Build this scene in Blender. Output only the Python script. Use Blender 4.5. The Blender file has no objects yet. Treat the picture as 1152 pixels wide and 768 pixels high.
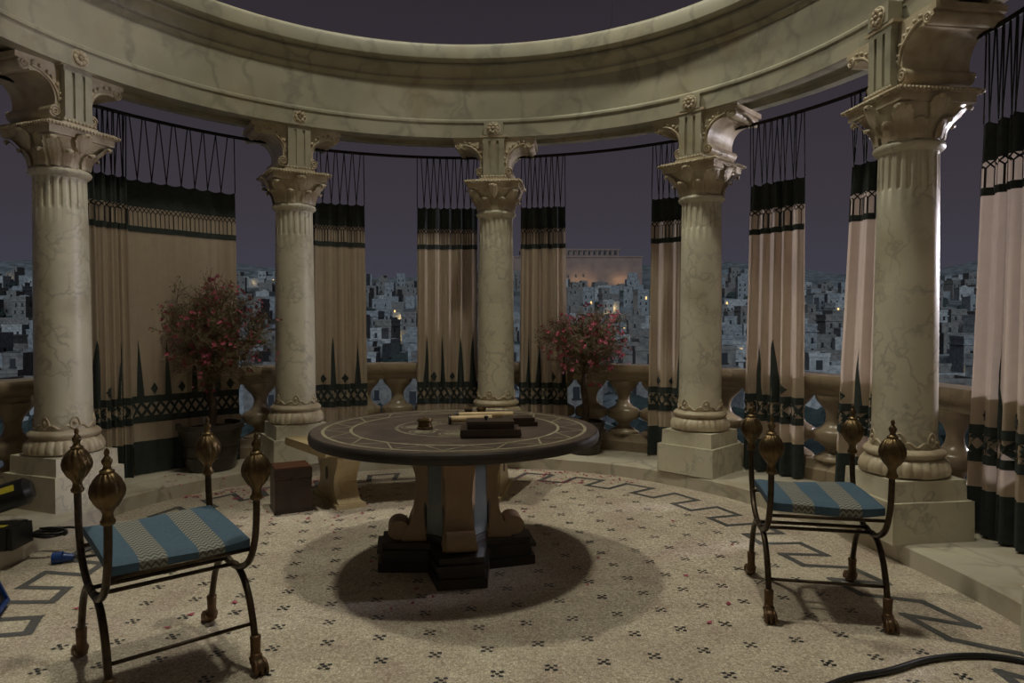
import bpy, math, random
from mathutils import Vector, Matrix, noise
random.seed(7)
PI = math.pi; R_ = math.radians
scene = bpy.context.scene
col = scene.collection

# ------------------------------------------------------------------ camera
FPX = 768.0                      # focal length in pixels of the 1152 x 768 frame
H = 1.33; PITCH = 0.0283
cam_d = bpy.data.cameras.new('camera'); cam = bpy.data.objects.new('camera', cam_d); col.objects.link(cam)
cam_d.sensor_width = 36; cam_d.lens = 24; cam_d.clip_end = 3000; cam_d.clip_start = .05
cam.location = (0, 0, H); cam.rotation_euler = (PI/2 - PITCH, 0, 0)
scene.camera = cam
# ------------------------------------------------------------------ world, moon, lamps, exposure
w = bpy.data.worlds.new('night_sky'); scene.world = w; w.use_nodes = True
nt = w.node_tree; nt.nodes.clear()
o_ = nt.nodes.new('ShaderNodeOutputWorld'); bg = nt.nodes.new('ShaderNodeBackground')
tc = nt.nodes.new('ShaderNodeTexCoord'); sp = nt.nodes.new('ShaderNodeSeparateXYZ'); rp = nt.nodes.new('ShaderNodeValToRGB')
nt.links.new(tc.outputs['Generated'], sp.inputs[0]); nt.links.new(sp.outputs['Z'], rp.inputs[0])
nt.links.new(rp.outputs[0], bg.inputs[0]); nt.links.new(bg.outputs[0], o_.inputs[0])
e = rp.color_ramp.elements
e[0].position = 0.0; e[0].color = (.048, .051, .074, 1)
e[1].position = 1.0; e[1].color = (.024, .020, .026, 1)
x_ = e.new(.16); x_.color = (.044, .037, .047, 1)
x_ = e.new(.42); x_.color = (.028, .0235, .030, 1)
bg.inputs[1].default_value = 1.0

def lamp(name, kind, loc, energy, color, target=None, size=.4, rot=None):
    d = bpy.data.lights.new(name, kind); d.energy = energy; d.color = color
    if kind == 'AREA': d.shape = 'DISK'; d.size = size
    elif kind in ('POINT', 'SPOT'): d.shadow_soft_size = size
    o = bpy.data.objects.new(name, d); col.objects.link(o); o.location = loc
    if target is not None: o.rotation_euler = (Vector(target) - Vector(loc)).to_track_quat('-Z', 'Y').to_euler()
    if rot: o.rotation_euler = rot
    return o
moon = lamp('moon', 'SUN', (0, -20, 30), 1.35, (.76, .88, 1.0), target=(6, 14, 11)); moon.data.angle = R_(40)
lamp('overhead_lamp', 'AREA', (.68, 2.96, 9.0), 200, (1, .955, .76), target=(-.2, 3.7, 0), size=.6)
lamp('overhead_lamp', 'AREA', (-3.1, 5.6, 9.0), 225, (1, .955, .75), target=(-.2, 3.7, 0), size=.6)
lamp('side_lamp', 'AREA', (6.2, 5.6, 2.1), 165, (.97, .91, 1.0), target=(1.5, 4.4, 1.8), size=.5)
scene.view_settings.view_transform = 'Standard'; scene.view_settings.look = 'None'
scene.view_settings.gamma = 1; scene.view_settings.use_curve_mapping = False
scene.view_settings.exposure = 0.0

# ------------------------------------------------------------------ helpers
CX, CY = -.402, 3.62             # centre of the rotunda
ZD = .11                         # top of the dais
def polar(r, a, z=0.0): return (CX + r*math.cos(a), CY + r*math.sin(a), z)
def ray(u, v):
    c, s = math.cos(PITCH), math.sin(PITCH); dx = (u-576)/FPX; dz = -(v-384)/FPX
    return Vector((dx, c + dz*s, -s + dz*c))
def at_z(u, v, z):
    d = ray(u, v); t = (z - H)/d.z; return Vector((d.x*t, d.y*t, z))
def at_y(u, v, y):
    d = ray(u, v); t = y/d.y; return Vector((d.x*t, y, H + d.z*t))
def ang_px(u, R):                # angle on the circle of radius R where a pixel column meets its far side
    k = (u-576)/FPX
    # x = k*y ; (k y - CX)^2 + (y-CY)^2 = R^2
    a = k*k+1; b = -2*(k*CX+CY); c = CX*CX+CY*CY-R*R
    y = (-b + math.sqrt(b*b-4*a*c))/(2*a)
    return math.atan2(y-CY, k*y-CX)

MATS = {}
def mat(name, base, rough=.6, metal=0., noise_scale=0, c2=None, bump=0., bscale=None, spec=.5, detail=6, pos=(.35,.65), coord='Object', emit=None, estr=0, sheen=0):
    if name in MATS: return MATS[name]
    m = bpy.data.materials.new(name); m.use_nodes = True; MATS[name] = m
    n = m.node_tree.nodes; l = m.node_tree.links; b = n['Principled BSDF']
    b.inputs['Base Color'].default_value = (*base, 1); b.inputs['Roughness'].default_value = rough
    b.inputs['Metallic'].default_value = metal; b.inputs['Specular IOR Level'].default_value = spec
    if sheen: b.inputs['Sheen Weight'].default_value = sheen
    if emit: b.inputs['Emission Color'].default_value = (*emit, 1); b.inputs['Emission Strength'].default_value = estr
    t = n.new('ShaderNodeTexCoord')
    if noise_scale and c2:
        q = n.new('ShaderNodeTexNoise'); q.inputs['Scale'].default_value = noise_scale; q.inputs['Detail'].default_value = detail
        l.new(t.outputs[coord], q.inputs['Vector'])
        r = n.new('ShaderNodeValToRGB'); r.color_ramp.elements[0].position = pos[0]; r.color_ramp.elements[1].position = pos[1]
        r.color_ramp.elements[0].color = (*base, 1); r.color_ramp.elements[1].color = (*c2, 1)
        l.new(q.outputs['Fac'], r.inputs[0]); l.new(r.outputs[0], b.inputs['Base Color'])
    if bump:
        q = n.new('ShaderNodeTexNoise'); q.inputs['Scale'].default_value = bscale or 40; q.inputs['Detail'].default_value = 8
        l.new(t.outputs[coord], q.inputs['Vector'])
        bp = n.new('ShaderNodeBump'); bp.inputs['Strength'].default_value = bump; bp.inputs['Distance'].default_value = .01
        l.new(q.outputs['Fac'], bp.inputs['Height']); l.new(bp.outputs[0], b.inputs['Normal'])
    return m

def marble(name, base, c2, vein, scale=2.2, rough=.32, stain=(.30,.22,.12), vw=.06, vamt=.55):
    m = bpy.data.materials.new(name); m.use_nodes = True; MATS[name] = m
    n = m.node_tree.nodes; l = m.node_tree.links; b = n['Principled BSDF']
    b.inputs['Roughness'].default_value = rough
    g = n.new('ShaderNodeNewGeometry')
    oi = n.new('ShaderNodeObjectInfo'); 
    vm = n.new('ShaderNodeVectorMath'); vm.operation = 'ADD'; l.new(g.outputs['Position'], vm.inputs[0])
    n1 = n.new('ShaderNodeTexNoise'); n1.inputs['Scale'].default_value = scale*.9; n1.inputs['Detail'].default_value = 7
    l.new(g.outputs['Position'], n1.inputs['Vector'])
    r1 = n.new('ShaderNodeValToRGB'); r1.color_ramp.elements[0].position = .3; r1.color_ramp.elements[1].position = .7
    r1.color_ramp.elements[0].color = (*base, 1); r1.color_ramp.elements[1].color = (*c2, 1)
    l.new(n1.outputs['Fac'], r1.inputs[0])
    # veins: thin bands of a distorted voronoi edge distance
    dn = n.new('ShaderNodeTexNoise'); dn.inputs['Scale'].default_value = scale*1.6; dn.inputs['Detail'].default_value = 5
    l.new(g.outputs['Position'], dn.inputs['Vector'])
    sc = n.new('ShaderNodeVectorMath'); sc.operation = 'SCALE'; sc.inputs['Scale'].default_value = .55
    l.new(dn.outputs['Color'], sc.inputs[0]); l.new(sc.outputs[0], vm.inputs[1])
    vo = n.new('ShaderNodeTexVoronoi'); vo.feature = 'DISTANCE_TO_EDGE'; vo.inputs['Scale'].default_value = scale*1.5
    mp = n.new('ShaderNodeMapping'); mp.inputs['Scale'].default_value = (1, 1, .55); mp.inputs['Rotation'].default_value = (.5, .4, 0)
    l.new(vm.outputs[0], mp.inputs['Vector']); l.new(mp.outputs[0], vo.inputs['Vector'])
    r2 = n.new('ShaderNodeValToRGB'); r2.color_ramp.elements[0].position = 0; r2.color_ramp.elements[1].position = vw
    r2.color_ramp.elements[0].color = (vamt, vamt, vamt, 1); r2.color_ramp.elements[1].color = (0, 0, 0, 1)
    l.new(vo.outputs['Distance'], r2.inputs[0])
    n3 = n.new('ShaderNodeTexNoise'); n3.inputs['Scale'].default_value = scale*1.3; l.new(g.outputs['Position'], n3.inputs['Vector'])
    r3 = n.new('ShaderNodeValToRGB'); r3.color_ramp.elements[0].position = .36; r3.color_ramp.elements[1].position = .58
    l.new(n3.outputs['Fac'], r3.inputs[0])
    mu = n.new('ShaderNodeMath'); mu.operation = 'MULTIPLY'; l.new(r2.outputs[0], mu.inputs[0]); l.new(r3.outputs[0], mu.inputs[1])
    mx = n.new('ShaderNodeMixRGB'); l.new(mu.outputs[0], mx.inputs[0]); l.new(r1.outputs[0], mx.inputs[1]); mx.inputs[2].default_value = (*vein, 1)
    # brown ageing stains with their own shapes
    n4 = n.new('ShaderNodeTexNoise'); n4.inputs['Scale'].default_value = 3.1; n4.inputs['Detail'].default_value = 9; l.new(g.outputs['Position'], n4.inputs['Vector'])
    r4 = n.new('ShaderNodeValToRGB'); r4.color_ramp.elements[0].position = .52; r4.color_ramp.elements[1].position = .78
    r4.color_ramp.elements[1].color = (.6, .6, .6, 1); l.new(n4.outputs['Fac'], r4.inputs[0])
    m2 = n.new('ShaderNodeMixRGB'); l.new(r4.outputs[0], m2.inputs[0]); l.new(mx.outputs[0], m2.inputs[1]); m2.inputs[2].default_value = (*stain, 1)
    l.new(m2.outputs[0], b.inputs['Base Color'])
    bp = n.new('ShaderNodeBump'); bp.inputs['Strength'].default_value = .12; bp.inputs['Distance'].default_value = .01
    l.new(n4.outputs['Fac'], bp.inputs['Height']); l.new(bp.outputs[0], b.inputs['Normal'])
    return m

class MB:
    def __init__(s): s.v = []; s.f = []; s.mi = []
    def add(s, vs, fs, mi=0):
        o = len(s.v); s.v += [tuple(p) for p in vs]; s.f += [tuple(i+o for i in q) for q in fs]; s.mi += [mi]*len(fs); return s
    def box(s, x0, x1, y0, y1, z0, z1, mi=0, top_in=0., M=None):
        t = top_in
        v = [(x0,y0,z0),(x1,y0,z0),(x1,y1,z0),(x0,y1,z0),(x0+t,y0+t,z1),(x1-t,y0+t,z1),(x1-t,y1-t,z1),(x0+t,y1-t,z1)]
        if M: v = [M @ Vector(p) for p in v]
        return s.add(v, [(3,2,1,0),(4,5,6,7),(0,1,5,4),(1,2,6,5),(2,3,7,6),(3,0,4,7)], mi)
    def lathe(s, prof, n=24, mi=0, c=(0,0), wob=None, M=None, sy=1.0, cap=True):
        v = []; f = []
        for k, (r, z) in enumerate(prof):
            for i in range(n):
                a = 2*PI*i/n; rr = r*(wob(a, z) if wob else 1)
                v.append((c[0]+rr*math.cos(a), c[1]+rr*math.sin(a)*sy, z))
        for k in range(len(prof)-1):
            for i in range(n):
                j = (i+1) % n; f.append((k*n+i, k*n+j, (k+1)*n+j, (k+1)*n+i))
        if cap: f.append(tuple(range(n-1, -1, -1))); f.append(tuple((len(prof)-1)*n+i for i in range(n)))
        if M: v = [M @ Vector(p) for p in v]
        return s.add(v, f, mi)
    def tube(s, path, rad, n=8, mi=0, cap=True):
        path = [Vector(p) for p in path]; N = len(path); v = []; f = []
        t0 = (path[1]-path[0]).normalized(); up = Vector((0,0,1)) if abs(t0.z) < .9 else Vector((1,0,0))
        nx = t0.cross(up).normalized()
        for k, p in enumerate(path):
            t = (path[min(k+1,N-1)] - path[max(k-1,0)]).normalized()
            nx = (nx - t*nx.dot(t)).normalized(); ny = t.cross(nx)
            r = rad(k/(N-1)) if callable(rad) else rad
            for i in range(n):
                a = 2*PI*i/n; v.append(p + nx*(r*math.cos(a)) + ny*(r*math.sin(a)))
        for k in range(N-1):
            for i in range(n):
                j = (i+1) % n; f.append((k*n+i, k*n+j, (k+1)*n+j, (k+1)*n+i))
        if cap: f.append(tuple(range(n-1,-1,-1))); f.append(tuple((N-1)*n+i for i in range(n)))
        return s.add(v, f, mi)
    def prism(s, poly, y0, y1, mi=0, M=None):          # polygon in x,z pushed along y
        n = len(poly); v = [(x, y0, z) for x, z in poly] + [(x, y1, z) for x, z in poly]
        f = [tuple(range(n)), tuple(range(2*n-1, n-1, -1))] + [(i+n, (i+1)%n+n, (i+1)%n, i) for i in range(n)]
        if M: v = [M @ Vector(p) for p in v]
        return s.add(v, f, mi)
    def extr(s, poly, z0, z1, mi=0, M=None):           # polygon in x,y pushed along z
        n = len(poly); v = [(x, y, z0) for x, y in poly] + [(x, y, z1) for x, y in poly]
        f = [tuple(range(n-1,-1,-1)), tuple(range(n, 2*n))] + [(i, (i+1)%n, (i+1)%n+n, i+n) for i in range(n)]
        if M: v = [M @ Vector(p) for p in v]
        return s.add(v, f, mi)
    def sphere(s, c, r, nu=8, nv=6, mi=0, sc=(1,1,1)):
        v = [(c[0], c[1], c[2]-r*sc[2])]; f = []
        for j in range(1, nv):
            t = -PI/2 + PI*j/nv
            for i in range(nu):
                a = 2*PI*i/nu; v.append((c[0]+r*sc[0]*math.cos(t)*math.cos(a), c[1]+r*sc[1]*math.cos(t)*math.sin(a), c[2]+r*sc[2]*math.sin(t)))
        v.append((c[0], c[1], c[2]+r*sc[2])); L = len(v)-1
        for i in range(nu): f.append((0, 1+(i+1)%nu, 1+i)); f.append((L, 1+(nv-2)*nu+i, 1+(nv-2)*nu+(i+1)%nu))
        for j in range(nv-2):
            for i in range(nu):
                k = (i+1) % nu; f.append((1+j*nu+i, 1+j*nu+k, 1+(j+1)*nu+k, 1+(j+1)*nu+i))
        return s.add(v, f, mi)
    def sweep(s, prof, a0, a1, n, mi=0, rf=None, closed=False):   # closed (r,z) outline swept round the centre
        m = len(prof); v = []; f = []; N = n if closed else n+1
        for k in range(N):
            a = a0 + (a1-a0)*k/n
            for j, (r, z) in enumerate(prof):
                rr = rf(j, r, a) if rf else r
                v.append(polar(rr, a, z))
        for k in range(n):
            k2 = (k+1) % N
            for j in range(m):
                i = (j+1) % m; f.append((k*m+j, k*m+i, k2*m+i, k2*m+j))
        if not closed: f.append(tuple(range(m-1,-1,-1))); f.append(tuple((N-1)*m+j for j in range(m)))
        return s.add(v, f, mi)
    def mesh(s, name, mats, smooth=False):
        me = bpy.data.meshes.new(name); me.from_pydata(s.v, [], s.f)
        for m in (mats if isinstance(mats, (list, tuple)) else [mats]): me.materials.append(m)
        if any(s.mi): me.polygons.foreach_set('material_index', s.mi)
        if smooth:
            me.polygons.foreach_set('use_smooth', [True]*len(s.f))
            if smooth is not True: me.set_sharp_from_angle(angle=R_(smooth))
        me.validate(); me.update(); return me
    def build(s, name, mats, parent=None, smooth=False, loc=None, fix=True):
        me = s.mesh(name, mats, smooth)
        if fix: fixn(me)
        return link(name, me, parent, loc)
def fixn(me):
    import bmesh
    b = bmesh.new(); b.from_mesh(me); bmesh.ops.recalc_face_normals(b, faces=b.faces); b.to_mesh(me); b.free()
def link(name, me, parent=None, loc=None):
    o = bpy.data.objects.new(name, me); col.objects.link(o)
    if parent: o.parent = parent
    if loc: o.location = loc
    return o
def tag(o, label=None, cat=None, group=None, kind=None):
    if label: o['label'] = label
    if cat: o['category'] = cat
    if group: o['group'] = group
    if kind: o['kind'] = kind
    return o
def empty(name, loc, label=None, cat=None, group=None, rz=0, kind=None):
    o = bpy.data.objects.new(name, None); col.objects.link(o); o.location = loc; o.rotation_euler.z = rz
    o.empty_display_size = .05
    return tag(o, label, cat, group, kind)
def copy_tree(o, parent=None):
    c = o.copy(); col.objects.link(c); c.parent = parent
    for ch in list(o.children): copy_tree(ch, c)
    return c
def interp(T, x):
    if x <= T[0][0]: return T[0][1]
    for (a, b), (c, d) in zip(T, T[1:]):
        if x <= c: return b + (d-b)*(x-a)/(c-a)
    return T[-1][1]
def smooth_path(P, n=6):
    P = [Vector(p) for p in P]; out = []
    for i in range(len(P)-1):
        p0 = P[max(i-1,0)]; p1 = P[i]; p2 = P[i+1]; p3 = P[min(i+2,len(P)-1)]
        for k in range(n):
            t = k/n
            out.append(.5*((2*p1)+(p2-p0)*t+(2*p0-5*p1+4*p2-p3)*t*t+(3*p1-p0-3*p2+p3)*t**3))
    out.append(P[-1]); return out

# ------------------------------------------------------------------ materials
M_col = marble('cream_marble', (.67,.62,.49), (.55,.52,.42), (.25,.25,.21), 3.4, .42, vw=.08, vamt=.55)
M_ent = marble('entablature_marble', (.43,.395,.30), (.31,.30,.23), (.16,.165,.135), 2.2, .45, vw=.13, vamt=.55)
M_dais = marble('dais_marble', (.56,.51,.41), (.42,.39,.32), (.22,.21,.18), 1.6, .24)
M_carve = mat('carved_stone', (.58,.51,.38), .40, noise_scale=9, c2=(.39,.31,.21), bump=.25, bscale=30)
M_bal = marble('balustrade_stone', (.33,.26,.175), (.24,.185,.125), (.12,.095,.07), 2.0, .30, stain=(.14,.09,.05))
M_rod = mat('dark_iron_rod', (.018,.015,.013), .5, .6)
M_beige = mat('beige_cloth', (.56,.455,.34), .85, noise_scale=14, c2=(.51,.41,.305), bump=.10, bscale=260)
_n = M_beige.node_tree.nodes; _l = M_beige.node_tree.links; _tr = _n.new('ShaderNodeBsdfTranslucent'); _mx = _n.new('ShaderNodeMixShader')
_tr.inputs['Color'].default_value = (.52, .44, .36, 1); _mx.inputs[0].default_value = .30
_l.new(_n['Principled BSDF'].outputs[0], _mx.inputs[1]); _l.new(_tr.outputs[0], _mx.inputs[2]); _l.new(_mx.outputs[0], _n['Material Output'].inputs['Surface'])
M_green = mat('dark_green_cloth', (.022,.030,.028), .85, noise_scale=30, c2=(.032,.042,.040), bump=.12, bscale=200)
M_cord = mat('black_cord', (.010,.011,.012), .8)
M_iron = mat('bronze_iron', (.040,.030,.022), .42, .75, noise_scale=30, c2=(.075,.052,.032), bump=.2, bscale=60)
M_brass = mat('aged_brass', (.17,.118,.058), .40, .9, noise_scale=22, c2=(.085,.056,.03), bump=.15, bscale=50)
M_foot = mat('bronze_paw', (.085,.055,.032), .45, .7, noise_scale=25, c2=(.16,.09,.045), bump=.25, bscale=45)
M_tabletop = mat('table_wood_stone', (.052,.036,.028), .48, noise_scale=6, c2=(.090,.064,.047), bump=.1, bscale=80)
M_edge = mat('table_dark_edge', (.016,.012,.010), .45, noise_scale=10, c2=(.026,.018,.014))
M_inlay = mat('pale_inlay', (.36,.32,.22), .4, noise_scale=30, c2=(.22,.19,.125))
M_inlay2 = mat('mottled_inlay', (.27,.24,.17), .42, noise_scale=45, c2=(.11,.09,.062))
M_pil = mat('tan_pilaster', (.33,.23,.14), .5, noise_scale=7, c2=(.24,.155,.09), bump=.15, bscale=30)
M_glass = mat('smoky_panel', (.10,.13,.14), .22, noise_scale=5, c2=(.06,.08,.09))
M_bench = marble('bench_stone', (.55,.44,.25), (.46,.36,.20), (.30,.23,.13), 3.0, .35)
M_dwood = mat('dark_wood', (.020,.011,.008), .38, noise_scale=8, c2=(.036,.018,.011), bump=.1, bscale=50)
M_black = mat('black_plastic', (.010,.010,.011), .38)
M_blue = mat('blue_plastic', (.010,.045,.22), .35)
M_yell = mat('yellow_label', (.50,.42,.03), .5)
M_pot = mat('dark_glazed_pot', (.030,.026,.023), .35, noise_scale=9, c2=(.060,.050,.040))
M_soil = mat('soil', (.030,.018,.012), .95, bump=.6, bscale=60)
M_bark = mat('bark', (.085,.055,.038), .8, noise_scale=25, c2=(.045,.028,.02), bump=.4, bscale=60)
M_twig = mat('twig', (.22,.165,.095), .75, noise_scale=8, c2=(.12,.085,.052))
M_leaf = mat('olive_leaf', (.09,.10,.04), .6, noise_scale=9, c2=(.15,.13,.05))
M_pink = mat('pink_blossom', (.50,.12,.18), .6, noise_scale=14, c2=(.28,.035,.07))
M_parch = mat('parchment', (.62,.47,.27), .7, noise_scale=20, c2=(.5,.36,.2))
M_motif = mat('black_tessera', (.018,.018,.022), .5, noise_scale=40, c2=(.035,.033,.035))
M_key = mat('grey_tessera', (.055,.057,.062), .55, noise_scale=90, c2=(.11,.108,.105), bump=.3, bscale=150)
M_masonry = mat('plain_masonry', (.30,.26,.20), .8, noise_scale=.7, c2=(.22,.19,.15))

# ------------------------------------------------------------------ floor
def floor_material():
    m = bpy.data.materials.new('mosaic_floor'); m.use_nodes = True
    n = m.node_tree.nodes; l = m.node_tree.links; b = n['Principled BSDF']; b.inputs['Roughness'].default_value = .62
    g = n.new('ShaderNodeNewGeometry')
    dn = n.new('ShaderNodeTexNoise'); dn.inputs['Scale'].default_value = 6; l.new(g.outputs['Position'], dn.inputs['Vector'])
    vo = n.new('ShaderNodeTexVoronoi'); vo.inputs['Scale'].default_value = 84; vo.inputs['Randomness'].default_value = .75
    l.new(g.outputs['Position'], vo.inputs['Vector'])
    ve = n.new('ShaderNodeTexVoronoi'); ve.feature = 'DISTANCE_TO_EDGE'; ve.inputs['Scale'].default_value = 84; ve.inputs['Randomness'].default_value = .75
    l.new(g.outputs['Position'], ve.inputs['Vector'])
    sx = n.new('ShaderNodeSeparateColor'); l.new(vo.outputs['Color'], sx.inputs[0])
    r = n.new('ShaderNodeValToRGB'); els = r.color_ramp.elements
    els[0].position = 0; els[0].color = (.46,.40,.33,1); els[1].position = 1; els[1].color = (.80,.75,.65,1)
    for p, c in ((.25,(.62,.565,.48,1)),(.5,(.70,.66,.56,1)),(.75,(.60,.56,.49,1))): q = els.new(p); q.color = c
    l.new(sx.outputs[0], r.inputs[0])
    n2 = n.new('ShaderNodeTexNoise'); n2.inputs['Scale'].default_value = 3.2; n2.inputs['Detail'].default_value = 6; l.new(g.outputs['Position'], n2.inputs['Vector'])
    r2 = n.new('ShaderNodeValToRGB'); r2.color_ramp.elements[0].position = .35; r2.color_ramp.elements[1].position = .68
    r2.color_ramp.elements[0].color = (1,.98,.93,1); r2.color_ramp.elements[1].color = (.80,.72,.70,1); l.new(n2.outputs['Fac'], r2.inputs[0])
    mx = n.new('ShaderNodeMixRGB'); mx.blend_type = 'MULTIPLY'; mx.inputs[0].default_value = 1
    l.new(r.outputs[0], mx.inputs[1]); l.new(r2.outputs[0], mx.inputs[2])
    r3 = n.new('ShaderNodeValToRGB'); r3.color_ramp.elements[0].position = .0; r3.color_ramp.elements[1].position = .14
    r3.color_ramp.elements[0].color = (.60,.54,.48,1); r3.color_ramp.elements[1].color = (1,1,1,1); l.new(ve.outputs['Distance'], r3.inputs[0])
    m2 = n.new('ShaderNodeMixRGB'); m2.blend_type = 'MULTIPLY'; m2.inputs[0].default_value = 1
    l.new(mx.outputs[0], m2.inputs[1]); l.new(r3.outputs[0], m2.inputs[2]); l.new(m2.outputs[0], b.inputs['Base Color'])
    bp = n.new('ShaderNodeBump'); bp.inputs['Strength'].default_value = .7; bp.inputs['Distance'].default_value = .004
    l.new(r3.outputs[0], bp.inputs['Height']); l.new(bp.outputs[0], b.inputs['Normal'])
    return m
RD_T = [(-60,3.3),(-30,2.95),(-14,2.70),(0,2.56),(20,2.50),(45,2.55),(60,2.60),(145,2.62),(153,2.58),(163,2.456),(170,2.39),(179,2.33),(200,2.36),(225,2.5)]
def rd(a): 
    d = math.degrees(a)
    return (interp(RD_T, d-4)+interp(RD_T, d)*2+interp(RD_T, d+4))/4
A0, A1 = R_(-42), R_(214)
fb = MB(); pts = [polar(rd(A0+(A1-A0)*k/90)+.04, A0+(A1-A0)*k/90)[:2] for k in range(91)]
pts += [(-7, 1.6), (-7, -3), (7, -3), (7, 1.2)]
fb.extr(pts, -.12, 0.0)
floor = tag(fb.build('floor', floor_material()), kind='structure')
# square-wave border line
key_o = [(-34,2.92),(-19,2.60),(-14.6,2.50),(-10,2.39),(0,2.25),(11,2.18),(28,2.23),(34,2.26),(45,2.35),(54,2.38),(80,2.42),(125,2.42),(145,2.38),(155,2.30),(165,2.2),(178,2.08),(205,2.06)]
kb = MB(); P = []; a = 44.7+10.9*15
while a > -38:
    for da, inn in ((0,0),(-5.7,0),(-4.4,1),(-9.7,1)):
        P.append((interp(key_o, a+da) - (.235 if inn else 0), R_(a+da)))
    a -= 10.9
def seg_strip(mb, p, q, wd, z):
    p = Vector(p); q = Vector(q); d = (q-p).normalized(); nrm = Vector((-d.y, d.x, 0))*wd/2; d *= wd/2
    mb.add([p-d+nrm, p-d-nrm, q+d-nrm, q+d+nrm], [(0,1,2,3)])
for i, ((r0, a0), (r1, a1)) in enumerate(zip(P, P[1:])):
    z = .0012 + .0003*(i % 2)
    seg_strip(kb, polar(r0, a0, z), polar(r1, a1, z), .043, z)
kb.build('border_line', M_key, floor, fix=False)
mo = MB(); th = R_(12.6); ex = Vector((math.cos(th), math.sin(th), 0))*.213; ey = Vector((-math.sin(th), math.cos(th), 0))*.2
base = Vector((-.10, 2.74, 0))
for i in range(-16, 17):
    for j in range(-4, 16):
        c = base + ex*i + ey*j
        r = math.hypot(c.x-CX, c.y-CY); a = math.degrees(math.atan2(c.y-CY, c.x-CX))
        if a < -90: a += 360
        if (r > interp(key_o, a) - .30 and -40 < a < 214) or c.y < .3 or abs(c.x) > 3: continue
        for dx, dy in ((.0195,.011),(-.0195,-.011),(.011,-.0195),(-.011,.0195),(0,0)):
            p = c + ex.normalized()*dx + ey.normalized()*dy
            t = random.uniform(-.5,.5); s = random.uniform(.0082,.0108)
            mo.add([(p.x+s*1.15*math.cos(t+k*PI/2+PI/4)*1.1, p.y+s*math.sin(t+k*PI/2+PI/4), .0014) for k in range(4)], [(0,1,2,3)])
tag(mo.build('mosaic_flowerets', M_motif, floor, fix=False), kind='stuff')

# ------------------------------------------------------------------ dais, terrace, added moon-blocking wall behind the camera
db = MB(); db.sweep([(2.5,-.05),(2.5,ZD-.012),(2.515,ZD),(3.62,ZD),(3.62,-.4)], A0, A1, 120, rf=lambda j, r, a: rd(a)+(r-2.5) if j < 3 else r)
tag(db.build('dais', M_dais, smooth=40), kind='structure')
tb = MB(); tb.sweep([(3.58,-.02),(3.58,-9),(1.0,-9),(1.0,-.12),(2.3,-.13),(2.9,-.06)], A0, A1, 90)
tag(tb.build('terrace_wall', M_masonry), kind='structure')
pb = MB(); pb.box(-26, 30, -6, -3, -9, 13)  # unseen wall, added to keep the moonlight off the rotunda
tag(pb.build('moon_block_wall', M_masonry), kind='structure')

# ------------------------------------------------------------------ entablature ring
prof = [(2.62,3.0),(2.62,3.125),(2.608,3.132),(2.608,3.148),(2.618,3.162),(2.632,3.168),(2.632,3.515),(2.612,3.53),(2.600,3.55),(2.606,3.575),(2.60,3.59),(2.575,3.625),(2.545,3.65),(2.530,3.655),(2.530,3.675),(2.545,3.685),(2.525,3.70),(2.500,3.708),(2.490,3.72),(2.487,3.83),(2.495,3.852),(2.50,3.86),
        (3.10,3.86),(3.10,3.80),(3.02,3.66),(2.98,3.6),(2.98,3.0),(2.90,3.0),(2.90,3.035),(2.72,3.035),(2.72,3.0)]
prof = [(r, z if z < 3.17 else 3.17+(z-3.17)*.895) for r, z in prof]
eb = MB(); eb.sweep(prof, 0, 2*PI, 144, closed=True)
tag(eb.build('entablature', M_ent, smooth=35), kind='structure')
wire = MB(); p0 = at_y(688, 31, 6.2); p0.z = 3.78; wire.tube([p0, p0+Vector((0,0,1.2)), p0+Vector((0,0,2.6))], .003, 5)
tag(wire.build('hanging_wire', M_cord), 'thin dark wire rising from the rim of the marble ring', 'wire')

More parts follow.
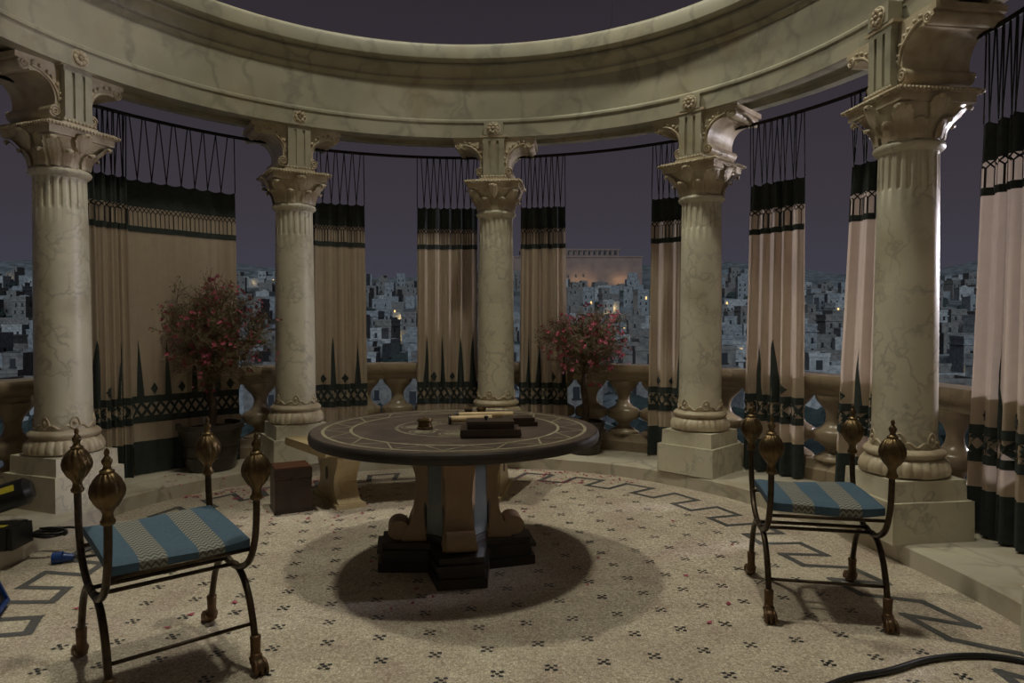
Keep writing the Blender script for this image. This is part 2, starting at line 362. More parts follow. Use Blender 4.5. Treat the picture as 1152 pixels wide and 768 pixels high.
# ------------------------------------------------------------------ columns
def make_column():
    root = empty('marble_column', (0,0,0))
    MB().box(-.25,.25,-.25,.25,ZD,.335, top_in=.003).build('plinth', M_col, root)
    MB().box(-.222,.222,-.222,.222,.335,.45, top_in=.003).build('plinth_step', M_col, root)
    g = MB(); pr = [(.205,.45),(.232,.465),(.238,.49),(.230,.52),(.212,.545),(.198,.555)]
    g.lathe(pr, 240, wob=lambda a, z: 1 + (.05*abs(math.sin(14*a))**.5 - .04 if .455 < z < .55 else 0))
    g.build('gadrooned_base', M_carve, root, smooth=45)
    t = MB(); t.lathe([(.195,.552)] + [(.192+.024*math.sin(PI*k/8), .556+.054*k/8) for k in range(9)] + [(.182,.612)], 40)
    t.build('base_torus', M_carve, root, smooth=True)
    # wavy leaf scroll round the foot of the shaft
    s = MB(); path = []
    for k in range(121):
        a = 2*PI*k/120; path.append(((.172)*math.cos(a), .172*math.sin(a), .635+.013*math.cos(12*a)))
    s.tube(path, .009, 6, cap=False)
    for k in range(6):
        a0 = 2*PI*(k+.25)/6
        for sgn in (-1, 1):
            pp = []
            for q in range(9):
                f = q/8; a = a0 + sgn*(.17*math.cos(f*PI*.5)); pp.append((.172*math.cos(a), .172*math.sin(a), .64+.062*math.sin(f*PI*.5)))
            s.tube(pp, lambda f: .009*(1-.5*f), 5)
        s.sphere((.17*math.cos(a0), .17*math.sin(a0), .665), .016, 6, 5)
    s.build('leaf_scroll', M_carve, root, smooth=True)
    sh = MB(); zs = [.60,.64,.8,1.2,1.6,1.95,2.075,2.085,2.10,2.14,2.20,2.25,2.275,2.285,2.30]
    def fl(a, z):
        if not 2.08 < z < 2.28: return 1
        c = .5+.5*math.cos(20*a); d = 1 if 2.09 < z < 2.27 else .5
        return 1 - .075*d*min(1, max(0, c-.45)*3)
    def rsh(z): t = (z-.6)/1.7; return .170 - .014*t**1.6
    sh.lathe([(rsh(z), z) for z in zs], 240, wob=fl)
    sh.build('shaft', M_col, root, smooth=40)
    c = MB(); c.lathe([(.158,2.292),(.168,2.300),(.182,2.312),(.187,2.325),(.182,2.338),(.170,2.345),(.160,2.35)], 40); c.build('collar', M_col, root, smooth=50)
    cb = MB(); n = 48                                   # bell turning from round to square
    bell = [(.158,2.345,0),(.165,2.39,0),(.180,2.43,.1),(.198,2.47,.25),(.215,2.505,.45),(.228,2.53,.6),(.232,2.545,.65)]
    vs = []; fs = []
    for r, z, q in bell:
        for i in range(n):
            a = 2*PI*i/n; k = 1/max(abs(math.cos(a)), abs(math.sin(a))); rr = r*(1-q+q*k*.93); vs.append((rr*math.cos(a), rr*math.sin(a), z))
    for k in range(len(bell)-1):
        for i in range(n): j = (i+1) % n; fs.append((k*n+i,k*n+j,(k+1)*n+j,(k+1)*n+i))
    cb.add(vs, fs); cb.build('capital_bell', M_carve, root, smooth=50)
    def leaf(path, widths):
        m = MB(); nu = 10; pp = smooth_path([(r, z, 0) for r, z in path], 3); ww = smooth_path([(w_, 0, 0) for w_ in widths], 3); vs = []; fs = []
        for j, (p, w_) in enumerate(zip(pp, ww)):
            lob = 1 + .09*math.cos(j*2.1)
            for i in range(nu+1):
                q = i/nu*2-1; vs.append((q*w_.x*lob, -(p.x + .016*(1-q*q) + .007*abs(math.cos(q*6.3))), p.y - .012*q*q))
        for j in range(len(pp)-1):
            for i in range(nu): k = j*(nu+1)+i; fs.append((k,k+1,k+nu+2,k+nu+1))
        m.add(vs, fs); return m.mesh('acanthus_leaf', M_carve, True)
    big = leaf([(.160,2.355),(.172,2.41),(.20,2.455),(.24,2.495),(.264,2.520),(.280,2.524),(.288,2.512),(.284,2.498)], [.034,.046,.054,.052,.046,.038,.030,.020])
    small = leaf([(.158,2.352),(.168,2.40),(.182,2.435),(.202,2.456),(.216,2.452),(.216,2.436)], [.040,.048,.048,.038,.024,.008])
    shell = leaf([(.196,2.45),(.212,2.49),(.226,2.525),(.240,2.552),(.254,2.566),(.258,2.552)], [.016,.042,.058,.052,.038,.018])
    for k in range(4):
        o = link('acanthus_leaf', big, root); o.rotation_euler.z = k*PI/2 + PI/4
        o = link('acanthus_leaf', small, root); o.rotation_euler.z = k*PI/2 + PI/8
        o = link('acanthus_leaf', small, root); o.rotation_euler.z = k*PI/2 - PI/8
        o = link('shell_ornament', shell, root); o.rotation_euler.z = k*PI/2
    ab = MB(); ab.box(-.228,.228,-.228,.228,2.535,2.575); ab.box(-.236,.236,-.236,.236,2.575,2.582); ab.box(-.252,.252,-.252,.252,2.582,2.600, top_in=-.004); ab.box(-.24,.24,-.24,.24,2.60,2.612)
    ab.build('abacus', M_carve, root)
    bd = MB()
    for k in range(22):
        for sg in (-1, 1):
            q = -.245 + .49*k/21
            bd.sphere((q, sg*.254, 2.592), .0115, 6, 4); bd.sphere((sg*.254, q, 2.592), .0115, 6, 4)
    bd.build('bead_moulding', M_carve, root, smooth=True)
    # fluted block over the capital
    MB().box(-.125,.125,-.205,.20,2.612,2.632).build('block_foot', M_carve, root)
    b2 = MB()
    for k in range(9): b2.sphere((-.105+.21*k/8, -.20, 2.642), .012, 6, 4)
    b2.build('block_beads', M_carve, root, smooth=True)
    bl = MB(); bl.box(-.095,.095,-.178,.26,2.632,3.0); 
    bl.box(-.100,.100,-.192,.17,2.632,2.668); bl.box(-.10,.10,-.192,.17,2.965,3.0)
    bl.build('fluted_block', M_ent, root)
    for x0, x1 in ((-.095,-.047),(-.024,.024),(.047,.095)): MB().box(x0,x1,-.193,-.17,2.668,2.965).build('fillet', M_ent, root)
    MB().extr([(-.125,-.20),(.125,-.20),(.125,-.13),(-.125,-.13)], 2.995, 3.015).build('block_cap', M_carve, root)
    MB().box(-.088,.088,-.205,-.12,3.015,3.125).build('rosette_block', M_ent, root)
    ro = MB()
    for k in range(8):
        a = 2*PI*k/8; ro.sphere((.034*math.cos(a), -.212, 3.068+.034*math.sin(a)), .0185, 7, 5, sc=(1,.75,1))
    ro.sphere((0,-.218,3.068), .015, 8, 6)
    ring = [(.058*math.cos(2*PI*k/24), -.207, 3.068+.054*math.sin(2*PI*k/24)) for k in range(25)]
    ro.tube(ring, .007, 6, cap=False)
    ro.build('rosette', M_carve, root, smooth=True)
    # S-shaped scroll brackets on both sides
    def scroll_profile():
        P = [(.09,2.655)]
        for k in range(10): a = R_(-100 + k*26); P.append((.128+.040*math.cos(a), 2.695+.040*math.sin(a)))
        P = P[:9]
        cur = smooth_path([(.128,2.742,0),(.128,2.79,0),(.150,2.85,0),(.190,2.892,0),(.245,2.912,0),(.285,2.905,0)], 5)
        P += [(p.x, p.y) for p in cur]
        for k in range(9): a = R_(215 + k*24); P.append((.325+.036*math.cos(a), 2.935+.036*math.sin(a)))
        P += [(.375,2.965),(.375,3.0),(.09,3.0)]
        return P
    pr = scroll_profile()
    for sg in (1, -1):
        m = MB(); m.prism([(sg*x, z) for x, z in pr], -.145, .27)
        o = m.build('scroll_bracket', M_carve, root, smooth=30)
        v = MB()
        for (cx_, cz_, r0, s0) in ((.128,2.697,.036,1),(.322,2.937,.032,-1)):
            for yy in (-.148, .273):
                sp_ = []
                for q in range(31):
                    f = q/30; a = f*PI*3.6*s0; rr = r0*(1-.8*f); sp_.append((sg*(cx_+rr*math.cos(a)), yy, cz_+rr*math.sin(a)))
                v.tube(sp_, .007, 5)
        cur = smooth_path([(.105,2.76,0),(.12,2.83,0),(.16,2.885,0),(.22,2.925,0),(.28,2.94,0)], 4)
        v.tube([(sg*p.x, -.15, p.y) for p in cur], .008, 5)
        for q in range(7):
            f = q/6; p = cur[int(f*(len(cur)-1))]; v.sphere((sg*(p.x-.012), -.148, p.y+.022), .014, 6, 4)
        v.build('volute_relief', M_carve, o, smooth=True)
    return root
COLS = [  # (angle, radius, label)
    (159.1, 2.83, 'cream marble column at far left, beside the black film gear on the dais'),
    (122.2, 2.83, 'cream marble column behind the stone bench, right of the larger potted tree'),
    (84.8, 2.78, 'cream marble column straight behind the round table, middle of the five'),
    (45.6, 2.79, 'cream marble column right of the smaller potted tree, fourth from the left'),
    (7.6, 2.72, 'cream marble column at right, standing behind the right-hand chair'),
    (-30, 2.80, 'cream marble column nearest the camera on the right, beyond the rightmost curtain'),
    (196.6, 2.78, 'cream marble column nearest the camera on the left, beyond the film gear')]
c0 = make_column()
for i, (a, r, lab) in enumerate(COLS):
    c = c0 if i == 0 else copy_tree(c0)
    c.location = polar(r, R_(a)); c.rotation_euler.z = R_(a) - PI/2
    tag(c, lab, 'column', 'columns of the rotunda')

# ------------------------------------------------------------------ balustrade
bal = empty('balustrade', polar(3.28, R_(84), ZD), 'brown stone balustrade with vase-shaped balusters round the terrace edge', 'balustrade')
def relp(mb, name, m, parent, smooth=False):
    o = mb.build(name, m, parent, smooth); L = parent.location
    o.location = (-L.x, -L.y, -L.z); return o
rb = MB(); rb.sweep([(3.20,.77),(3.19,.79),(3.19,.815),(3.175,.825),(3.155,.845),(3.145,.87),(3.145,.915),(3.15,.925),(3.40,.925),(3.41,.915),(3.41,.87),(3.38,.82),(3.37,.77)], A0, A1, 120)
relp(rb, 'hand_rail', M_bal, bal, 35)
rb = MB(); rb.sweep([(3.17,ZD),(3.17,.20),(3.19,.22),(3.20,.27),(3.36,.27),(3.36,ZD)], A0, A1, 120)
relp(rb, 'base_course', M_bal, bal, 35)
bp_ = [(.150,.27),(.150,.285),(.120,.305),(.066,.335),(.060,.352),(.068,.37),(.115,.40),(.150,.415),(.160,.43),(.160,.475),(.155,.495),(.125,.510),(.088,.53),(.066,.56),(.057,.60),(.060,.63),(.078,.67),(.108,.70),(.130,.725),(.142,.745),(.147,.77)]
bme = MB().lathe(bp_, 24, sy=.72).mesh('baluster', M_bal, 50); fixn(bme)
nb = int((A1-A0)/(.324/3.28)); L = bal.location
for k in range(nb):
    a = A0 + (A1-A0)*(k+.5)/nb; o = link('baluster', bme, bal); p = Vector(polar(3.28, a)); o.location = p - L; o.location.z = -L.z; o.rotation_euler.z = a - PI/2

# ------------------------------------------------------------------ curtain rods and curtains
angs = [196.6, 159.1, 122.2, 84.8, 45.6, 7.6, -30]
for i, (aa, ab_) in enumerate(zip(angs, angs[1:])):
    m = MB(); a1 = R_(aa)-.035; a0 = R_(ab_)+.035
    m.tube([polar(2.985, a0+(a1-a0)*k/24, 2.905) for k in range(25)], .014, 8)
    lab = ['black iron curtain rod left of the leftmost column', 'black iron curtain rod carrying the wide flat curtain at left', 'black iron curtain rod between the bench column and the middle column', 'black iron curtain rod above the smaller potted tree', 'black iron curtain rod above the right-hand chair', 'black iron curtain rod right of the right-hand column'][i]
    tag(m.build('curtain_rod', M_rod, smooth=True), lab, 'curtain rod', 'curtain rods between the columns')

RC = 3.088
def make_curtain(ut0, ut1, ub0, ub1, folds, amp, label, ncord, spikes, loz, seed, flat=False, RC=RC):
    rnd = random.Random(seed)
    at0, at1, ab0, ab1 = (ang_px(u, RC) for u in (ut0, ut1, ub0, ub1))
    ph = rnd.uniform(0, 6)
    wv = [rnd.uniform(.6,1.2) for _ in range(int(folds)+3)]
    def S(u, z, off=0.0):
        t = (2.45 - z)/2.34; t = max(0, min(1, t))
        def raw(u):
            a = (at0+(at1-at0)*u)*(1-t) + (ab0+(ab1-ab0)*u)*t
            x = folds*u; k = int(max(0, min(folds, x))); wgt = wv[k]*(1-(x-k)) + wv[k+1]*(x-k)
            A = amp*wgt*(.75+.35*t)
            r = RC + A*(math.sin(2*PI*x+ph)+.35*math.sin(4*PI*x+ph*1.7)) + .25*A*math.sin(4.6*PI*x+ph*2+t*1.2) + .12*A*math.sin(9*PI*x+t*2)
            if flat: r += .01*math.sin(3*PI*u+t*2)
            return Vector(polar(r, a, z))
        p = raw(u)
        if off:
            d = raw(min(u+.004,1.004)) - raw(u-.004); nrm = Vector((d.y, -d.x, 0)).normalized()
            if nrm.dot(Vector((CX-p.x, CY-p.y, 0))) < 0: nrm = -nrm
            p = p + nrm*off
        return p
    root_p = S(.5, .12); root = empty('curtain', (root_p.x, root_p.y, ZD), label, 'curtain', 'curtains hung round the rotunda')
    def part(mb, name, m, smooth=True, parent=None):
        if parent is None: parent = root
        mb.v = [tuple(Vector(p) - root.location) for p in mb.v]
        return mb.build(name, m, parent, smooth, fix=False)
    NU = max(40, int(folds*22))
    def grid(z0, z1, nz, off=0., u0=0., u1=1., topf=None):
        mb = MB(); nn = max(2, int(NU*(u1-u0))); vs = []; fs = []
        for j in range(nz+1):
            for i in range(nn+1):
                u = u0+(u1-u0)*i/nn; za = z0+(z1-z0)*j/nz
                if topf and j == nz: za += topf(u)
                vs.append(S(u, za, off))
        for j in range(nz):
            for i in range(nn): k = j*(nn+1)+i; fs.append((k,k+1,k+nn+2,k+nn+1))
        mb.add(vs, fs); return mb
    sag = lambda u: -.016*abs(math.sin(PI*u*(ncord-1)))
    part(grid(2.235, 2.45, 4, 0, topf=sag), 'header', M_green)
    part(grid(.385, 2.235, 14), 'cloth', M_beige)
    part(grid(.125, .385, 4), 'hem', M_green)
    part(grid(2.04, 2.085, 1, .004), 'trim_band', M_green)
    part(grid(.69, .745, 1, .004), 'trim_band', M_green)
    part(grid(.53, .585, 1, .004), 'trim_band', M_green)
    wlen = (S(0,1.2)-S(1,1.2)).length
    def strip(mb, pts, wd, off):                       # ribbon along (u,z) points
        for (u0,z0),(u1,z1) in zip(pts, pts[1:]):
            du = (u1-u0)*wlen; dz = z1-z0; Ln = math.hypot(du,dz) or 1; nu_, nz_ = -dz/Ln*wd/2/wlen, du/Ln*wd/2
            n = 5
            for k in range(n):
                f0, f1 = k/n, (k+1)/n
                q = [(u0+(u1-u0)*f0+nu_, z0+(z1-z0)*f0+nz_), (u0+(u1-u0)*f0-nu_, z0+(z1-z0)*f0-nz_), (u0+(u1-u0)*f1-nu_, z0+(z1-z0)*f1-nz_), (u0+(u1-u0)*f1+nu_, z0+(z1-z0)*f1+nz_)]
                mb.add([S(max(0,min(1,a)), b, off) for a, b in q], [(0,1,2,3)])
    ncell = max(4, round(wlen*(1.0 if flat else 1.25)/.066))
    net = MB()
    for k in range(ncell):
        u0, u1 = k/ncell, (k+1)/ncell; um = (u0+u1)/2
        strip(net, [(u0,2.235),(um,2.19),(um,2.085)], .0065, .006)
        strip(net, [(u1,2.235),(um,2.19)], .0065, .006)
        strip(net, [(um,2.235),(u0,2.19),(u0,2.085)], .0065, .006); strip(net, [(um,2.235),(u1,2.19)], .0065, .006)
    part(net, 'cord_net', M_cord, False)
    ncell = max(3, round(wlen*(1.0 if flat else 1.2)/.075)); lat = MB()
    for k in range(ncell):
        u0, u1 = k/ncell, (k+1)/ncell
        strip(lat, [(u0,.584),(u1,.692)], .021, .006); strip(lat, [(u1,.584),(u0,.692)], .021, .007)
    part(lat, 'lattice_band', M_green, False)
    def blade(u, z0, z1, n, wf, off):
        mb = MB(); vs = []; fs = []; nc = 6
        for j in range(n+1):
            t = j/n; hw = wf(t)/wlen
            for q in range(nc+1): vs.append(S(max(0,min(1,u+(q/nc*2-1)*hw)), z0+(z1-z0)*t, off))
        for j in range(n):
            for q in range(nc): k = j*(nc+1)+q; fs.append((k,k+1,k+nc+2,k+nc+1))
        mb.add(vs, fs); return mb
    for u in spikes: part(blade(u, .742, 1.197, 12, lambda t: .027*(1-t)**.9, .007), 'spike_applique', M_green)
    for u in loz: part(blade(u, .752, .848, 8, lambda t: .030*(1-abs(t*2-1)), .007), 'lozenge_applique', M_green)
    # hanging cords from the rod
    ar0, ar1 = ang_px(ut0, 2.985), ang_px(ut1, 2.985)
    cm = []
    for k in range(ncord):
        u = k/(ncord-1); p = S(u, 2.448); nr = ncord if not flat else ncord
        f = (k + rnd.uniform(-.15,.15))/(ncord-1)
        for q in ((0, .5) if 0 < k < ncord-1 else (0,)):
            ff = max(0, min(1, f + (0 if k in (0, ncord-1) else (.48 if q else -.42))/(ncord-1)))
            top = Vector(polar(2.985, ar0+(ar1-ar0)*ff, 2.905))
            mb = MB(); mb.tube([p, (p+top)/2, top], .0045, 5); part(mb, 'hanging_cord', M_cord)
    return root
def frange(n, a=.12, b=.92): return [a+(b-a)*k/(n-1) for k in range(n)]
make_curtain(97,146,100,149,4,.030,'gathered dark-folded curtain against the leftmost column, left of the wide flat one',9,[.15,.72],[.45],1,RC=3.045)
make_curtain(141,266,150,268,6,.006,'wide flat beige curtain behind the larger potted tree',9,[.08,.32,.58,.80],[.20,.45,.69,.92],2,True)
make_curtain(345,411,345,414,4,.026,'beige curtain right of the column behind the bench',8,[.06,.42,.84],[.27,.62],3)
make_curtain(470,537,469,537,5,.026,'beige curtain left of the middle column, behind the round table',10,[.15,.42,.72,.92],[.28,.58],4)
make_curtain(586,636,584,640,4,.030,'narrow beige curtain right of the middle column, beside the smaller potted tree',9,[.18,.40,.92],[.7],5)
make_curtain(733,778,730,778,3,.026,'beige curtain half hidden behind the left side of the fourth column',8,[.75],[.22,.52],6)
make_curtain(842,902,836,904,5,.036,'beige curtain with bright right edge, right of the fourth column',10,[.28,.52],[.68],7)
make_curtain(954,995,937,992,3,.034,'beige curtain peeping out left of the right-hand column',7,[.52],[.15,.85],8)
make_curtain(1103,1180,1089,1186,5,.034,'beige curtain at the right edge, nearest the camera',11,[.40,.75],[.18,.58],9)

# ------------------------------------------------------------------ round table
TX, TY, TR, TZ = -.312, 3.78, .787, .748
tab = empty('round_table', (TX, TY, 0), 'large round dark table with pale inlaid rings on a four-armed pedestal', 'table')
MB().lathe([(TR-.02,TZ-.056),(TR,TZ-.049),(TR+.004,TZ-.026),(TR,TZ-.008),(TR-.006,TZ-.002)], 96, cap=True).build('table_rim', M_edge, tab, 40)
MB().lathe([(TR-.012,TZ-.004),(TR-.012,TZ)], 96).build('table_top', M_tabletop, tab)
def annulus(r0, r1, z, n=96, c=(0,0)):
    m = MB(); v = []; 
    for r in (r0, r1):
        for i in range(n): v.append((c[0]+r*math.cos(2*PI*i/n), c[1]+r*math.sin(2*PI*i/n), z))
    m.add(v, [(i, n+i, n+(i+1)%n, (i+1)%n) for i in range(n)]); return m
for r0, r1 in ((.705,.722),(.560,.576)): annulus(r0, r1, TZ+.0008).build('inlay_ring', M_inlay, tab, fix=False)
N = 18
for k in range(N):
    a = 2*PI*k/N; b = a+PI/N; m = MB()
    for p, q in (((.578,a),(.703,b)),((.703,b),(.578,a+2*PI/N))):
        seg_strip(m, (p[0]*math.cos(p[1]),p[0]*math.sin(p[1]),TZ+.0010), (q[0]*math.cos(q[1]),q[0]*math.sin(q[1]),TZ+.0010), .009, 0)
    m.build('inlay_chevron', M_inlay, tab, fix=False)
for k in range(8):
    a = 2*PI*k/8; c = (.235*math.cos(a), .235*math.sin(a))
    annulus(.060,.072,TZ+.0008,28,c).build('inlay_loop', M_inlay2, tab, fix=False)
    annulus(.0,.048,TZ+.0006,20,c).build('inlay_disc', M_inlay2, tab, fix=False)
annulus(.125,.150,TZ+.0007).build('inlay_ring', M_inlay2, tab, fix=False); annulus(.315,.335,TZ+.0007).build('inlay_ring', M_inlay2, tab, fix=False)
# pedestal
RZ = R_(9)
def star(rt, hw, ri):             # outline of a four-armed plinth
    P = []
    for k in range(4):
        a = k*PI/2; ca, sa = math.cos(a), math.sin(a)
        for x, y in ((rt, -hw), (rt, hw)): P.append((x*ca-y*sa, x*sa+y*ca))
        b = a+PI/4; P.append((ri*math.cos(b), ri*math.sin(b)))
    return P
Mz = Matrix.Rotation(RZ, 4, 'Z')
for nm, rt, hw, ri, z0, z1 in (('plinth_foot',.425,.125,.235,0,.05),('plinth',.405,.115,.22,.05,.10),('plinth_lip',.43,.13,.235,.10,.118),('plinth_top',.40,.112,.215,.118,.15)):
    MB().extr(star(rt,hw,ri), z0, z1, M=Mz).build(nm, M_edge, tab)
core = MB(); core.lathe([(.16,.15),(.15,.3),(.16,.693)], 8, M=Mz@Matrix.Rotation(PI/8,4,'Z')); core.build('pedestal_core', M_edge, tab)
pilp = [(.10,.15),(.30,.15),(.295,.19),(.265,.22),(.235,.30),(.222,.40),(.225,.50),(.25,.58),(.30,.645),(.36,.693),(.10,.693)]
for k in range(4):
    M = Mz @ Matrix.Rotation(k*PI/2, 4, 'Z')
    pm_ = MB(); pm_.prism(pilp, -1, 1); pm_.v = [tuple(M @ Vector((x, y*interp([(.15,.092),(.22,.080),(.38,.066),(.52,.076),(.66,.094)], z), z))) for x, y, z in pm_.v]
    o = pm_.build('scroll_pilaster', M_pil, tab, smooth=30)
    v = MB()
    rollp = [(.315+.058*math.cos(2*PI*q/20), .205+.052*math.sin(2*PI*q/20)) for q in range(20)]
    v.prism(rollp, -.075, .075, M=M)
    v.build('scroll_foot', M_pil, o, smooth=30)
    v = MB(); v.prism([(.305+.05*math.cos(2*PI*q/18), .64+.042*math.sin(2*PI*q/18)) for q in range(18)], -.075, .075, M=M); v.build('scroll_head', M_pil, o, smooth=30)
    M2 = Mz @ Matrix.Rotation(k*PI/2+PI/4, 4, 'Z')
    fr = MB(); fr.box(.13,.182,-.085,-.060,.15,.683,M=M2); fr.box(.13,.182,.060,.085,.15,.683,M=M2); fr.box(.13,.182,-.06,.06,.15,.185,M=M2); fr.box(.13,.182,-.06,.06,.65,.693,M=M2)
    o = fr.build('panel_frame', M_edge, tab)
    MB().box(.14,.176,-.062,.062,.187,.648,M=M2).build('glass_panel', M_glass, o)

# ------------------------------------------------------------------ things on the table
def small_pot(name, u, v, r, h, label, cat, m, lid=True):
    p = at_z(u, v, TZ+.001); o = empty(name, p, label, cat)
    MB().lathe([(r*.98,0),(r*1.06,.006),(r*1.06,h*.14),(r*.90,h*.20),(r*.86,h*.45),(r*.90,h*.64),(r*1.02,h*.70),(r*1.02,h*.82),(r*.9,h*.84)], 24).build('body', m, o, smooth=40)
    MB().lathe([(r*.9,h*.84),(r*.88,h*.9),(r*.6,h*.94),(r*.2,h*.96),(r*.16,h*1.03),(r*.1,h*1.06)], 20).build('lid', M_brass, o, smooth=40)
small_pot('inkwell', 478, 482, .043, .062, 'squat brass inkwell standing alone left of the writing box', 'inkwell', M_brass)
small_pot('small_jar', 527, 469, .026, .060, 'small dark jar at the back of the table, left one of the pair', 'jar', M_pot)
small_pot('small_jar', 541.5, 469, .029, .068, 'small brass jar at the back of the table, right one of the pair', 'jar', M_brass)
p = at_z(551, 492, TZ); wb = empty('writing_box', (p.x, p.y+.06, TZ), 'dark wooden stepped writing box at the centre of the round table', 'box', rz=R_(4))
MB().box(-.150,.150,-.085,.085,.0,.012).build('foot', M_dwood, wb); MB().box(-.155,.155,-.09,.09,.012,.042,top_in=.004).build('base_tray', M_dwood, wb)
MB().box(-.118,.118,-.068,.068,.042,.070).build('body', M_dwood, wb); MB().box(-.122,.122,-.072,.072,.070,.082,top_in=.003).build('lid', M_dwood, wb)
k_ = MB(); k_.lathe([(.008,.082),(.006,.088),(.012,.094),(.010,.100),(.003,.103)], 10, c=(-.02,.0)); k_.build('knob', M_cord, wb)
p = at_z(583, 478, TZ); bk = empty('wooden_tablet', (p.x, p.y, TZ+.002), 'dark wooden writing tablets stacked behind the right end of the writing box', 'tablet', rz=R_(8))
MB().box(-.10,.10,-.06,.06,0,.022).build('lower_board', M_dwood, bk); MB().box(-.09,.085,-.055,.055,.022,.045).build('upper_board', M_dwood, bk)
def scroll(u0, v0, u1, v1, r, label, z):
    a = at_z(u0, v0, TZ); b = at_z(u1, v1, TZ); a.z = b.z = TZ + r*1.36 + z; root = empty('scroll', (a+b)/2, label, 'scroll')
    d = (b-a)/2
    MB().tube([-d, -d*.5, d*.5, d], r, 14).build('parchment_roll', M_parch, root, smooth=50)
    MB().tube([-d*1.10, -d*.995], r*1.35, 14).build('end_cap', M_dwood, root, smooth=50)
scroll(507, 477, 553, 475.5, .020, 'rolled parchment scroll with a dark end cap, nearer of the two behind the writing box', 0)
scroll(516, 472, 577, 471, .019, 'longer pale parchment scroll, farther of the two behind the writing box', 0)

# ------------------------------------------------------------------ curved stone bench
ben = empty('stone_bench', polar(1.75, R_(103)), 'cream stone curved bench with scroll legs behind the round table', 'bench')
sb = MB(); a0, a1 = R_(73), R_(129.7)
sb.sweep([(1.41,.385),(1.385,.40),(1.385,.425),(1.40,.437),(1.42,.445),(2.09,.445),(2.115,.435),(2.12,.40),(2.10,.385)], a0, a1, 28)
relp(sb, 'bench_seat', M_bench, ben, 35)
lp = [(-.29,0),(.29,0),(.29,.035),(.25,.05),(.225,.075),(.19,.12),(.175,.17),(.19,.22),(.235,.28),(.265,.33),(.255,.385),(-.255,.385),(-.265,.33),(-.235,.28),(-.19,.22),(-.175,.17),(-.19,.12),(-.225,.075),(-.25,.05),(-.29,.035)]
for ad in (121.5, 81.5):
    a = R_(ad); c = Vector(polar(1.73, a)) - ben.location
    M = Matrix.Translation(c) @ Matrix.Rotation(a, 4, 'Z')
    o = MB().prism(lp, -.085, .085, M=M).build('scroll_leg', M_bench, ben, smooth=30)
    MB().box(-.31,.31,-.11,.11,0,.03,M=M).build('leg_base', M_bench, o)
    for sg in (-1, 1):
        mm = MB(); mm.prism([(.028*math.cos(2*PI*q/18), .21+.05*math.sin(2*PI*q/18)) for q in range(18)], sg*.0845, sg*.0885, M=M); mm.build('oval_medallion', M_edge, o)

# ------------------------------------------------------------------ dark wooden chest beside the bench
bx_ = empty('wooden_chest', (-1.575, 4.83, 0), 'dark reddish wooden box on the floor left of the bench', 'box', rz=R_(27))
MB().box(-.125,.125,-.115,.115,0,.235).build('body', M_dwood, bx_); MB().box(-.128,.128,-.118,.118,.238,.310).build('lid', M_dwood, bx_)
MB().box(-.121,.121,-.111,.111,.310,.318).build('top_panel', mat('reddish_wood', (.10,.034,.016), .35, noise_scale=10, c2=(.06,.02,.01)), bx_)
MB().box(-.012,.012,-.122,-.114,.22,.265).build('latch', M_iron, bx_); MB().box(-.13,.13,-.12,.12,0,.02).build('base_board', M_dwood, bx_)

# ------------------------------------------------------------------ curule chairs
def seat_material():
    m = bpy.data.materials.new('striped_seat_cloth'); m.use_nodes = True
    n = m.node_tree.nodes; l = m.node_tree.links; b = n['Principled BSDF']; b.inputs['Roughness'].default_value = .85
    t = n.new('ShaderNodeTexCoord'); s = n.new('ShaderNodeSeparateXYZ'); l.new(t.outputs['Object'], s.inputs[0])
    def mth(op, a, b_=None):
        q = n.new('ShaderNodeMath'); q.operation = op
        for i, v in enumerate((a, b_)):
            if v is None: continue
            if isinstance(v, (int, float)): q.inputs[i].default_value = v
            else: l.new(v, q.inputs[i])
        return q.outputs[0]
    ax = mth('ABSOLUTE', mth('SUBTRACT', mth('ABSOLUTE', s.outputs['X']), .098))
    stripe = mth('LESS_THAN', ax, .046)
    zig = mth('ABSOLUTE', mth('SUBTRACT', mth('FRACT', mth('MULTIPLY', s.outputs['X'], 38)), .5))
    yy = mth('ADD', mth('ADD', mth('MULTIPLY', s.outputs['Y'], 42), mth('MULTIPLY', s.outputs['Z'], 42)), mth('MULTIPLY', zig, 1.3))
    fine = mth('LESS_THAN', mth('FRACT', yy), .5)
    c1 = n.new('ShaderNodeMixRGB'); l.new(fine, c1.inputs[0]); c1.inputs[1].default_value = (.095,.092,.082,1); c1.inputs[2].default_value = (.24,.25,.23,1)
    nz = n.new('ShaderNodeTexNoise'); nz.inputs['Scale'].default_value = 60; l.new(t.outputs['Object'], nz.inputs['Vector'])
    c0_ = n.new('ShaderNodeMixRGB'); l.new(nz.outputs['Fac'], c0_.inputs[0]); c0_.inputs[1].default_value = (.040,.082,.135,1); c0_.inputs[2].default_value = (.070,.125,.185,1)
    mx = n.new('ShaderNodeMixRGB'); l.new(stripe, mx.inputs[0]); l.new(c0_.outputs[0], mx.inputs[1]); l.new(c1.outputs[0], mx.inputs[2]); l.new(mx.outputs[0], b.inputs['Base Color'])
    bp = n.new('ShaderNodeBump'); bp.inputs['Strength'].default_value = .3; bp.inputs['Distance'].default_value = .003; l.new(nz.outputs['Fac'], bp.inputs['Height']); l.new(bp.outputs[0], b.inputs['Normal'])
    return m
M_seat = seat_material()
